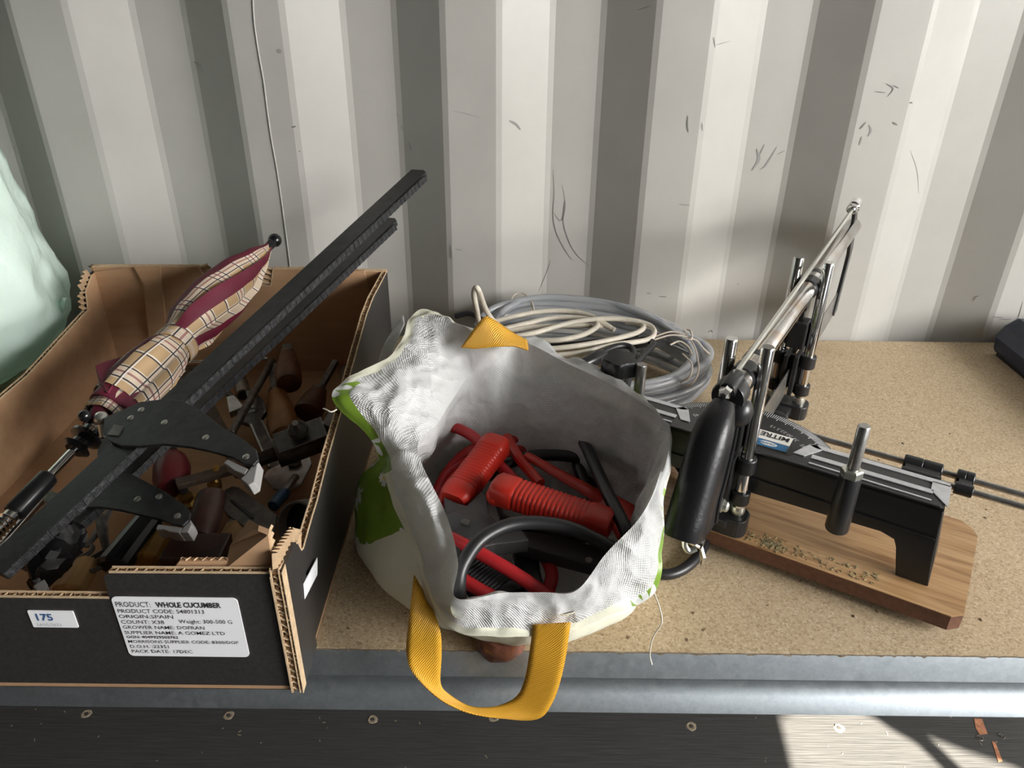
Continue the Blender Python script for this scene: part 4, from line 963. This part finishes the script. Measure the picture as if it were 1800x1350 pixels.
# ================================================================= ROPE LIGHT COIL, WHITE CABLE, BLACK LEAD
rl = thing('rope_light', 'coil of clear plastic rope light tied with twine against the wall', 'rope light', (.10, .93, 0))
rc = random.Random(3)
cen = V((.105, .935, 0))
tube_loops = [(.150, .080, .012), (.148, .092, .012), (.138, .070, .014), (.158, .098, .024), (.150, .084, .025), (.140, .072, .027), (.156, .094, .037), (.148, .080, .038), (.140, .090, .050), (.150, .084, .052), (.132, .096, .060), (.146, .076, .048), (.152, .090, .058), (.143, .086, .030), (.155, .088, .018)]
for i, (a_, b_, z_) in enumerate(tube_loops):
    pts = []
    for k_ in range(14):
        q = 2*math.pi*k_/14; e = .010
        # flattened at the tied right end, spread on the left
        sx = a_*math.copysign(abs(math.cos(q))**.85, math.cos(q)); sy = b_*math.sin(q)
        if sx > 0: sy *= (1-.42*(sx/a_)**2)
        pts.append(cen+V((sx-.01*math.sin(q)+rc.uniform(-.4, .4)*e, sy-.16*sx+rc.uniform(-.5, .5)*e, max(.0065, z_+.019*math.sin(q)*(1 if z_ > .02 else .3)+rc.uniform(-.3, .3)*.006))))
    for p in pts: p.y = min(p.y, 1.052)
    P = spline(pts, 7, closed=True)
    mb = MB(); mb.tube(P, .0056, 12, closed=True); o = mb.build('tube_loop', 'clear_tube', rl)
    mb = MB(); mb.tube(P, .0021, 6, closed=True); mb.build('wire_core', 'tube_core', o)
    mb = MB()
    for k_ in range(3, len(P), 8):
        t_ = (P[(k_+1) % len(P)]-P[k_]).normalized(); mb.cyl(P[k_]-t_*.0025, P[k_]+t_*.0025, .0029, 8)
    mb.build('bulbs', 'tube_blue', o, kind='stuff')
def tie(pts, r=.0011): mb = MB(); mb.tube(spline(pts, 6), r, 6); mb.build('twine_tie', 'twine', rl)
tie([Q(1185, 680, .02), Q(1215, 675, .045), Q(1228, 650, .058), Q(1222, 612, .075), Q(1210, 592, .080), Q(1204, 580, .082), Q(1214, 582, .083), Q(1216, 596, .081), Q(1206, 596, .081)])
tie([Q(1190, 676, .03), Q(1212, 662, .055), Q(1216, 640, .066), Q(1200, 622, .072)])
tie([Q(1150, 592, .080), Q(1180, 583, .085), Q(1205, 588, .083)]); tie([Q(1150, 597, .080), Q(1180, 589, .085), Q(1208, 592, .083)])
tie([Q(1214, 594, .082), Q(1226, 600, .078), Q(1236, 612, .070), Q(1247, 622, .060)]); tie([Q(1178, 606, .078), Q(1195, 600, .08), Q(1210, 610, .075), Q(1216, 622, .070)])
tie([Q(895, 535, .070), Q(905, 518, .078), Q(920, 516, .080), Q(932, 528, .076), Q(935, 548, .066)]); tie([Q(926, 520, .080), Q(936, 534, .074), Q(940, 552, .064)])
tie([Q(938, 570, .072), Q(937, 590, .066), Q(937, 605, .058)])
wc = thing('white_cable', 'dirty white cable looped on top of the clear rope light', 'cable', tuple(Q(980, 590, .07)))
for pts in ([(842, 570, .10), (838, 545, .13), (833, 518, .155), (836, 506, .165), (842, 512, .16), (852, 540, .125), (864, 560, .10), (880, 575, .088)],
            [(870, 565, .084), (900, 557, .088), (950, 548, .090), (1000, 547, .090), (1040, 556, .088), (1080, 580, .082)],
            [(870, 582, .084), (920, 570, .088), (980, 558, .090), (1040, 562, .089), (1075, 578, .083)],
            [(880, 596, .083), (940, 585, .088), (1000, 568, .091), (1060, 560, .092), (1110, 563, .090), (1142, 572, .087), (1150, 586, .084), (1135, 598, .083), (1080, 606, .084), (1020, 620, .084), (960, 626, .082)],
            [(930, 598, .083), (980, 598, .086), (1020, 590, .088), (1045, 578, .088), (1050, 570, .087), (1040, 574, .085)],
            [(930, 616, .082), (1000, 610, .085), (1060, 600, .087), (1110, 588, .088), (1130, 578, .087), (1126, 570, .086), (1100, 566, .085)],
            [(860, 588, .082), (930, 576, .085), (1000, 572, .086), (1060, 574, .083)]):
    cable('loop', [Q(*p) for p in pts], .0034, 'white_cable', wc, 12)
bl_ = thing('black_power_lead', 'black lead with moulded connector lying over the rope light', 'cable', tuple(Q(1060, 640, .06)))
cable('lead', [Q(*p) for p in ((1000, 655, .083), (1020, 640, .083), (1080, 610, .084), (1110, 612, .082), (1112, 640, .075), (1100, 680, .06))], .004, 'black_rubber', bl_)
MB().lathe(Q(1000, 652, .083), Q(1075, 616, .085)-Q(1000, 652, .083), [(0, .0045), (.01, .006), (.012, .005), (.016, .0065), (.018, .0055), (.022, .0075), (.05, .0085), (.062, .006)], 16).build('connector', 'black_plastic', bl_)
cable('lead', [Q(*p) for p in ((1140, 598, .080), (1148, 606, .080), (1125, 630, .078), (1107, 660, .076), (1100, 695, .072), (1098, 740, .06))], .0042, 'black_rubber', bl_)
cable('lead', [Q(*p) for p in ((800, 556, .075), (830, 552, .08), (870, 575, .075), (960, 605, .07), (1060, 600, .07), (1120, 592, .072))], .004, 'black_rubber', bl_)
mb = MB(); mb.obox(Q(1124, 602, .074), (.012, .003, 0), (-.003, .007, 0), (0, 0, .005)); mb.build('junction_block', 'black_plastic', bl_, smooth=False, bevel=.0015)
bk = thing('black_cable_loop', 'black cable bending round in front of the saw handle', 'cable', tuple(Q(1235, 970, 0)))
cable('loop', [Q(*p) for p in ((1120, 1000, .006), (1170, 1010, .0055), (1205, 998, .0055), (1232, 970, .006), (1244, 935, .010), (1242, 905, .018), (1228, 872, .028), (1195, 820, .036), (1178, 798, .036))], .0052, 'black_rubber', bk)

# ================================================================= MITRE SAW (built in its own frame: u along the fence, s along the blade)
saw = thing('mitre_saw', 'hand mitre saw with chrome guide posts on an oak-look board', 'mitre saw', (.197, .584, 0), math.radians(-31), local=True)
B_ = lambda: MB()
def rpoly(u0, u1, s0, s1, r, z, n=4):
    out = []
    for cx, cy, a0 in ((u1-r, s1-r, 0), (u0+r, s1-r, 90), (u0+r, s0+r, 180), (u1-r, s0+r, 270)):
        for k in range(n+1): a = math.radians(a0+90*k/n); out.append(V((cx+r*math.cos(a), cy+r*math.sin(a), z)))
    return out
def rp2(z): 
    q = [(-.22, .008), (-.212, 0), (.208, -.001), (.217, .007), (.2205, .128), (.214, .140), (.204, .147), (-.206, .147), (-.22, .135)]
    return [V((a, b, z)) for a, b in q]
brd = B_().prism(rp2(.0235), (0, 0, .0008)).build('base_board', 'oak_laminate', saw, smooth=False)
B_().prism(rp2(.0085), (0, 0, .015)).build('board_core', 'laminate_edge', brd, smooth=False)
for u, s in ((-.19, .02), (.19, .02), (-.19, .125), (.19, .125)): B_().lathe((u, s, 0), (0, 0, 1), [(0, .008), (.0085, .009)], 14).build('rubber_foot', 'black_plastic', saw)
for sg in (1, -1):
    fp = [(.018, .062), (.030, .062), (.138, .0655), (.150, .062), (.1535, .054), (.160, .0245), (.187, .0245), (.1835, .050), (.179, .103), (.176, .1085), (.018, .1085)]
    f = B_().prism([V((a*sg, .027, z)) for a, z in fp], (0, .005, 0)).build('fence', 'black_cast', saw, smooth=False, bevel=.001)
    B_().prism([V((sg*a, .0262, z)) for a, z in ((.020, .0790), (.020, .0803), (.179, .0765), (.180, .0752))], (0, -.0012, 0)).build('moulded_rib', 'black_cast', f, smooth=False)
    e = B_().prism([V((sg*a, s, z)) for a, s, z in ((.187, .032, .0245), (.179, .032, .1075), (.179, .066, .1075), (.183, .066, .060), (.185, .040, .058), (.187, .040, .0245))], (-.004*sg, 0, 0)); e.build('end_web', 'black_cast', f, smooth=False, bevel=.0006)
    B_().prism([V((sg*a, b, .104)) for a, b in ((.02, .027), (.179, .027), (.179, .068), (.062, .068), (.048, .036), (.02, .036))], (0, 0, .0038)).build('top_web', 'black_cast', f, smooth=False, bevel=.0006)
    # silver scale strip round dark slots
    tp = lambda L: [V((sg*a, b, .1080)) for a, b in L]
    mb = B_()
    for L in (((.060, .0655), (.066, .0685), (.180, .0685), (.180, .0625), (.066, .0625)), ((.066, .0500), (.066, .0440), (.168, .0440), (.168, .0500)), ((.166, .0500), (.170, .0440), (.181, .0300), (.181, .0640), (.166, .0640)), ((.050, .0440), (.060, .0440), (.072, .0625), (.066, .0685), (.060, .0665))): mb.prism(tp(L), (0, 0, .0009))
    mb.prism(tp(((.066, .0360), (.168, .0345), (.168, .0325), (.066, .0340))), (0, 0, .0009)); mb.build('scale_strip', 'silver_tape', f, smooth=False)
    B_().prism([V((sg*a, b, .1079)) for a, b in ((.072, .0505), (.072, .0615), (.164, .0615), (.164, .0505))], (0, 0, .0003)).build('slot', 'grey_plastic', f, smooth=False)
# protractor plate
pl = [V((0+.101*math.cos(math.radians(a)), .020+.101*math.sin(math.radians(a)), .0965)) for a in range(22, 159, 4)]
pl = [V((.06, .03, .0965))] + pl + [V((-.06, .03, .0965))]
quad = B_().prism(pl, (0, 0, .0035)).build('protractor_plate', 'black_cast', saw, smooth=False, bevel=.0005)
mb = B_()
for i in range(-50, 51):
    a = math.radians(90+i*1.25); l = .0075 if i % 5 else .010; c_, s_ = math.cos(a), math.sin(a)
    mb.obox(V((c_*(.0995-l/2), .020+s_*(.0995-l/2), .1002)), V((c_, s_, 0))*l/2, V((-s_, c_, 0))*.00026, V((0, 0, .0002)))
for deg, txt in ((22.5, '22.5'), (30, '30'), (36, '36'), (45, '45'), (15, '15')):
    for sg in (1, -1):
        a = math.radians(90-sg*deg); c_, s_ = math.cos(a), math.sin(a); text_mesh(mb, txt, .0065, (c_*.078, .020+s_*.078, .1004), (s_*-1, c_, 0), (-c_, -s_, 0), align='CENTER')
mb.build('degree_scale', 'silver_tape', quad, smooth=False)
sx0, sx1, sy0, sy1 = -.022, .0425, .053, .082
stk = B_().box(sx0, sx1, sy0, sy1, .1002, .1006).build('maker_sticker', 'sticker_white', quad, smooth=False)
B_().box(sx0, sx1, sy0, sy0+.0115, .1006, .1009).build('blue_band', 'sticker_blue', stk, smooth=False)
B_().box(sx0, sx1, sy0+.0115, sy0+.0122, .1006, .1009).build('red_line', 'red_dark', stk, smooth=False)
mb = B_(); text_mesh(mb, 'MITRE SAW', .0112, (sx1-.002, sy1-.0030, .1010), (-1, 0, 0), (0, -1, 0), 0, .0002, .92); mb.build('sticker_lettering', 'ink', stk, smooth=False)
mb = B_(); c = V((.024, sy0+.006, .1010)); 
mb.face([len(mb.v)+k for k in range(24)]) if False else None
ell = [c+V((.0085*math.cos(2*math.pi*k/24), .0036*math.sin(2*math.pi*k/24), 0)) for k in range(24)]; mb.prism(ell, (0, 0, .0002)); mb.build('logo_oval', 'sticker_white', stk, smooth=False)
mb = B_(); text_mesh(mb, 'DRAPER', .0042, c+V((.0066, .0013, .0004)), (-1, 0, 0), (0, -1, 0), 0, .0001); mb.build('logo_lettering', 'sticker_blue', stk, smooth=False)
# swing arm and feet under the posts
arm = B_().box(-.012, .012, -.005, .262, .0345, .044).build('swing_arm', 'black_cast', saw, smooth=False, bevel=.002)
for s in (.013, .258):
    B_().prism(rpoly(-.030, .028, s-.014, s+.013, .010, .0245 if s < .1 else .028), (0, 0, .020 if s < .1 else .018)).build('post_foot', 'black_cast', saw, smooth=False, bevel=.0015)
B_().lathe((0, .205, .044), (0, 0, 1), [(0, .016), (.004, .016), (.006, .012)], 24).build('pivot_boss', 'black_cast', saw)
# posts, collars, guides
for s in (.013, .258):
    for u in (.016, -.016):
        p = B_().lathe((u, s, .042), (0, 0, 1), [(0, .0060), (.1785, .0060), (.180, .0052), (.1803, .0050)], 24).build('guide_post', 'chrome', saw)
        B_().lathe((u, s, .046), (0, 0, 1), [(0, .0068), (.004, .0072), (.008, .006)], 18).build('hex_collar', 'zinc', p)
        for z, h in ((.058, .0135), (.0935, .0155)): B_().lathe((u, s, z), (0, 0, 1), [(0, .0085), (.001, .0093), (h-.001, .0093), (h, .0085)], 22).build('depth_collar', 'black_cast', p)
    g = B_(); g.box(-.016, .016, s-.004, s+.004, .064, .106); g.box(-.008, -.003, s-.017, s+.017, .060, .110); g.box(.003, .008, s-.017, s+.017, .060, .110); g.build('blade_guide', 'black_cast', saw, smooth=False, bevel=.0008)
    g = B_(); g.lathe((0, s-.010, .19), (0, 1, 0), [(0, .0105), (.001, .0118), (.019, .0118), (.02, .0105)], 26); g.obox((0, s, .174), (.004, 0, 0), (0, .007, 0), (0, 0, .010)); g.build('tube_slider', 'black_cast', saw)
    g = B_(); g.lathe((0, s+.026, .19), (0, 1, 0), [(0, .0098), (.001, .0108), (.010, .0108), (.011, .0098)], 26); g.build('stop_ring', 'black_cast', saw)
    B_().box(-.010, .010, s-.012, s+.012, .118, .150).build('slider_block', 'black_cast', saw, smooth=False, bevel=.002)
    B_().box(-.0022, .0022, s-.006, s+.006, .11, .18).build('slider_stem', 'black_cast', saw, smooth=False)
# frame tube, tension rod, far arm, blade
B_().lathe((0, -.028, .19), (0, 1, 0), [(0, .0096), (.001, .0103), (.552, .0103), (.5535, .0096)], 30).build('frame_tube', 'chrome_worn', saw)
B_().tube([V((-.002, -.030, .2015)), V((-.001, .23, .212)), V((0, .480, .2235))], .0023, 12).build('tension_rod', 'zinc', saw)
B_().lathe((-.001, .476, .2235), (0, 1, .035), [(0, .0042), (.003, .0066), (.008, .0070), (.009, .0058), (.012, .0058), (.014, .0080), (.034, .0080), (.036, .006)], 18).build('rod_end', 'chrome', saw)
fa = [(.490, .220), (.500, .228), (.512, .228), (.514, .212), (.532, .196), (.556, .150), (.548, .118), (.536, .060), (.522, .056), (.516, .062), (.530, .120), (.534, .146), (.516, .176), (.502, .205)]
B_().prism([V((-.0016, s, z)) for s, z in fa], (.0045, 0, 0)).build('far_arm', 'black_cast', saw, smooth=False, bevel=.0006)
bl = B_(); bl.prism([V((-.0004, s, z)) for s, z in ((-.040, .060), (.530, .056), (.530, .092), (-.040, .094))], (.0009, 0, 0)); blade = bl.build('blade', 'steel', saw, smooth=False)
mb = B_(); N = 150
for i in range(N): s0 = -.03+.555*i/N; zz = .060-.004*(s0+.04)/.57; mb.prism([V((-.0006, s0, zz)), V((-.0006, s0+.0034, zz)), V((-.0006, s0+.0017, zz-.0022))], (.0012, 0, 0))
mb.build('teeth', 'steel', blade, smooth=False, kind='stuff')
# handle: moulded grip hanging from the near end of the tube
hp = [((-.042, .189), .0075, .0090), ((-.049, .184), .0125, .0120), ((-.058, .176), .0175, .0150), ((-.067, .165), .0192, .0165), ((-.078, .147), .0190, .0165), ((-.088, .127), .0192, .0168), ((-.098, .108), .0200, .0172), ((-.104, .098), .0203, .0170), ((-.1065, .0935), .0185, .0150)]
rows = []
for i, ((s, z), a_, b_) in enumerate(hp):
    j0, j1 = max(i-1, 0), min(i+1, len(hp)-1); t_ = V((0, hp[j1][0][0]-hp[j0][0][0], hp[j1][0][1]-hp[j0][0][1])).normalized(); x_ = V((1, 0, 0)); y_ = t_.cross(x_)
    row = []
    for k_ in range(28):
        q = 2*math.pi*k_/28; c_, s_ = math.cos(q), math.sin(q); c_ = math.copysign(abs(c_)**.75, c_); s_ = math.copysign(abs(s_)**.75, s_)
        row.append(V((0, s, z))+x_*c_*b_+y_*s_*a_)
    rows.append(row)
mb = B_(); mb.grid(rows, cu=True); b0 = len(mb.v)-28; mb.face([b0+k for k in range(28)]); mb.face([k for k in range(28)]); grp = mb.build('grip', 'black_handle', saw, angle=45)
mb = B_(); mb.tube(spline([V((0, -.040, .198)), V((0, -.028, .200)), V((0, -.018, .196)), V((0, -.012, .188))], 5), [.0070]*16, 16); mb.lathe((0, -.040, .2005), (0, 1, .03), [(0, .0062), (.002, .0070), (.026, .0070), (.028, .006)], 20); mb.build('rod_lug', 'black_cast', grp)
mb = B_(); mb.lathe((0, -.0505, .2000), (0, 1, .03), [(0, .0028), (.002, .0045), (.004, .0056), (.0105, .0056)], 6); mb.build('dome_nut', 'chrome', grp, smooth=False)
mb = B_(); mb.sphere((.010, -.026, .176), .0125, 20, sc=(.9, 1, 1.1)); mb.lathe((0, -.034, .19), (0, 1, 0), [(0, .0135), (.002, .0145), (.018, .0140), (.020, .012)], 24); mb.build('tube_socket', 'black_cast', grp)
web = [(-.030, .19), (-.012, .19), (-.010, .15), (-.018, .11), (-.020, .075), (-.032, .058), (-.048, .058), (-.080, .078), (-.098, .094), (-.088, .130), (-.060, .172)]
B_().prism([V((-.0035, s, z)) for s, z in web], (.011, 0, 0)).build('handle_web', 'black_cast', grp, smooth=False, bevel=.0015)
B_().tube(spline([V((.008, -.016, .168)), V((.0085, -.018, .135)), V((.0085, -.026, .105)), V((.0085, -.034, .085)), V((.0085, -.034, .062))], 6), .0016, 8).build('handle_rib', 'black_cast', grp)
mb = B_(); mb.cyl((-.004, -.028, .078), (.011, -.028, .078), .0065, 16); mb.build('blade_plate', 'zinc', grp); mb = B_(); mb.lathe((.010, -.028, .078), (1, 0, 0), [(0, .0050), (.0045, .0050), (.006, .0035)], 8); mb.build('blade_bolt', 'zinc', grp, smooth=False)
mb = B_(); mb.cyl((.002, -.090, .082), (.014, -.090, .080), .0055, 14); mb.prism([V((.012, -.094, .080)), V((.017, -.096, .070)), V((.015, -.092, .056)), V((.011, -.088, .066))], (.002, .002, 0)); mb.build('wing_nut', 'chrome', grp, smooth=False, bevel=.0005)
mb = B_(); mb.tube(spline([V((.002, -.098, .094)), V((.001, -.102, .084)), V((.005, -.101, .077)), V((.010, -.097, .079))], 5), .0026, 8); mb.build('wire_hook', 'zinc', grp)
# timber clamps: threaded rods on both fences
def stop(u, s, z0, zt, nm='hold_down'):
    r_ = B_().lathe((u, s, z0), (0, 0, 1), [(0, .0095), (.002, .0102), (.056, .0092), (.058, .0085)], 22).build(nm, 'black_cast', saw)
    B_().lathe((u, s, z0+.058), (0, 0, 1), [(0, .0092), (.006, .0092), (.0072, .0078)], 6).build('hex_nut', 'zinc', r_, smooth=False)
    B_().lathe((u, s, z0+.06), (0, 0, 1), [(0, .0052), (zt-z0-.061, .0052), (zt-z0-.06, .0045)], 18).build('rod', 'steel', r_); return r_
stop(.104, .007, .068, .176); stop(-.094, .010, .068, .176)
r_ = B_().cyl((-.116, .010, .10), (-.116, .010, .165), .0052, 16).build('hold_down', 'steel', saw)
kn = B_(); n = 40; rows = []
for z, r in ((.160, .011), (.162, .0165), (.174, .0165), (.177, .015), (.1775, .004)): rows.append([V((-.116+(r+(.0015*math.cos(5*q) if r > .01 else 0))*math.cos(q), .010+(r+(.0015*math.cos(5*q) if r > .01 else 0))*math.sin(q), z)) for q in [2*math.pi*k/n for k in range(n)]])
kn.grid(rows, cu=True); kn.face([len(kn.v)-n+k for k in range(n)]); kn.face(list(range(n))); kn.build('star_knob', 'black_plastic', r_)
B_().lathe((-.116, .010, .068), (0, 0, 1), [(0, .0095), (.002, .0102), (.056, .0092)], 20).build('rod_sleeve', 'black_cast', r_)
# length stop rods behind the right fence
for s in (.104, .124): B_().cyl((.03 if s > .11 else .10, s, .085), (.345, s, .085), .0031, 14).build('length_rod', 'steel', saw)
for u0, ln in ((.140, .034), (.186, .015)):
    g = B_(); g.lathe((u0, .124, .085), (1, 0, 0), [(0, .0070), (.001, .0078), (ln*.48, .0078), (ln*.5, .0068), (ln*.52, .0078), (ln-.001, .0078), (ln, .007)], 18); g.lathe((u0, .104, .085), (1, 0, 0), [(0, .0060), (ln, .0060)], 16); g.box(u0+.002, u0+ln-.002, .104, .124, .080, .0885); g.build('rod_clip', 'black_cast', saw, bevel=.0005)
# sawdust
mb = B_(); rd = random.Random(5)
for _ in range(220):
    if rd.random() < .45: u, s = .045+abs(rd.gauss(0, .012)), .010+rd.gauss(0, .004)
    else: u, s = rd.uniform(.03, .15), rd.uniform(.004, .022)
    a = rd.uniform(0, 6.3); d = V((math.cos(a), math.sin(a), 0)); l = rd.uniform(.0004, .0016)
    mb.obox(V((u, max(s, .001), .0247)), d*l, V((-d.y, d.x, 0))*.0004, V((0, 0, .0004)))
mb.build('sawdust_specks', 'sawdust', saw, smooth=False, kind='stuff')

# ================================================================= BLUE CASE, MINT FILM SACK
cs = thing('tool_case', 'dark blue plastic tool case at the right end of the shelf', 'case', (.85, .86, 0))
pr = [(.713, .004), (.710, .028), (.718, .046), (.734, .058), (1.05, .058), (1.05, .004)]
MB().prism([V((x, 1.03, z)) for x, z in pr], (0, -.34, 0)).build('shell', 'case_blue', cs, smooth=False, bevel=.006)
MB().box(.7085, .716, .72, .87, .003, .040).build('side_recess', 'black_plastic', cs, smooth=False, bevel=.002)
MB().box(.716, 1.04, .70, 1.02, 0, .005).build('foot', 'black_plastic', cs, smooth=False)
MB().box(.80, .96, .685, .693, .02, .05).build('latch', 'case_blue', cs, smooth=False, bevel=.002)
ms = thing('plastic_sack', 'pale mint plastic film sack standing left of the cardboard box', 'sack', (-.80, .90, 0))
rows = []; zs = [0, .01, .04, .08, .12, .17, .23, .29, .34, .39, .43, .46]
ex = [.110, .130, .178, .204, .208, .202, .192, .180, .155, .115, .070, .022]
for i in range(56):
    t = i/55*(len(zs)-1); a = min(int(t), len(zs)-2); f = t-a; z = lerp(zs[a], zs[a+1], f); r = lerp(ex[a], ex[a+1], f); row = []
    for k_ in range(110):
        q = 2*math.pi*k_/110; p = V((-.80+r*math.cos(q)*(1.0), .90+r*.80*math.sin(q), z))
        n1 = noise.noise(p*7); n2 = 1-abs(noise.noise(p*18+V((3, 1, 2)))); n3 = 1-abs(noise.noise(p*42))
        vv = noise.voronoi(p*V((1, 1, .7))*16)[0]; dr = .014*n1+.010*(n2-.7)+.006*(n3-.7)+.016*(vv[0]-.4); o_ = V((math.cos(q), math.sin(q), 0)); p += o_*dr; row.append(p)
    rows.append(row)
mb = MB(); mb.grid(rows, cu=True); mb.face([k_ for k_ in range(110)]); mb.build('film', 'mint_film', ms, smooth=True, angle=180)
q = [V((-.620, .90, .065)), V((-.590, .905, .118)), V((-.5935, .908, .124)), V((-.612, .90, .128)), V((-.64, .895, .10))]
A = spline([PY(72, 590, .93), PY(95, 575, .93), PY(112, 550, .925), PY(119, 526, .92)], 5); Bq = spline([PY(60, 560, .95), PY(80, 545, .945), PY(95, 532, .935), PY(108, 522, .925)], 5)
mb = MB(); mb.grid([[lerp(a, b, i/4)+V(noise.noise_vector(lerp(a, b, i/4)*60))*.004 for a, b in zip(A, Bq)] for i in range(5)]); mb.build('loose_corner', 'mint_film', ms, smooth=True, solid=.0008)
for o in bpy.data.objects:
    if '_local' in o: del o['_local']
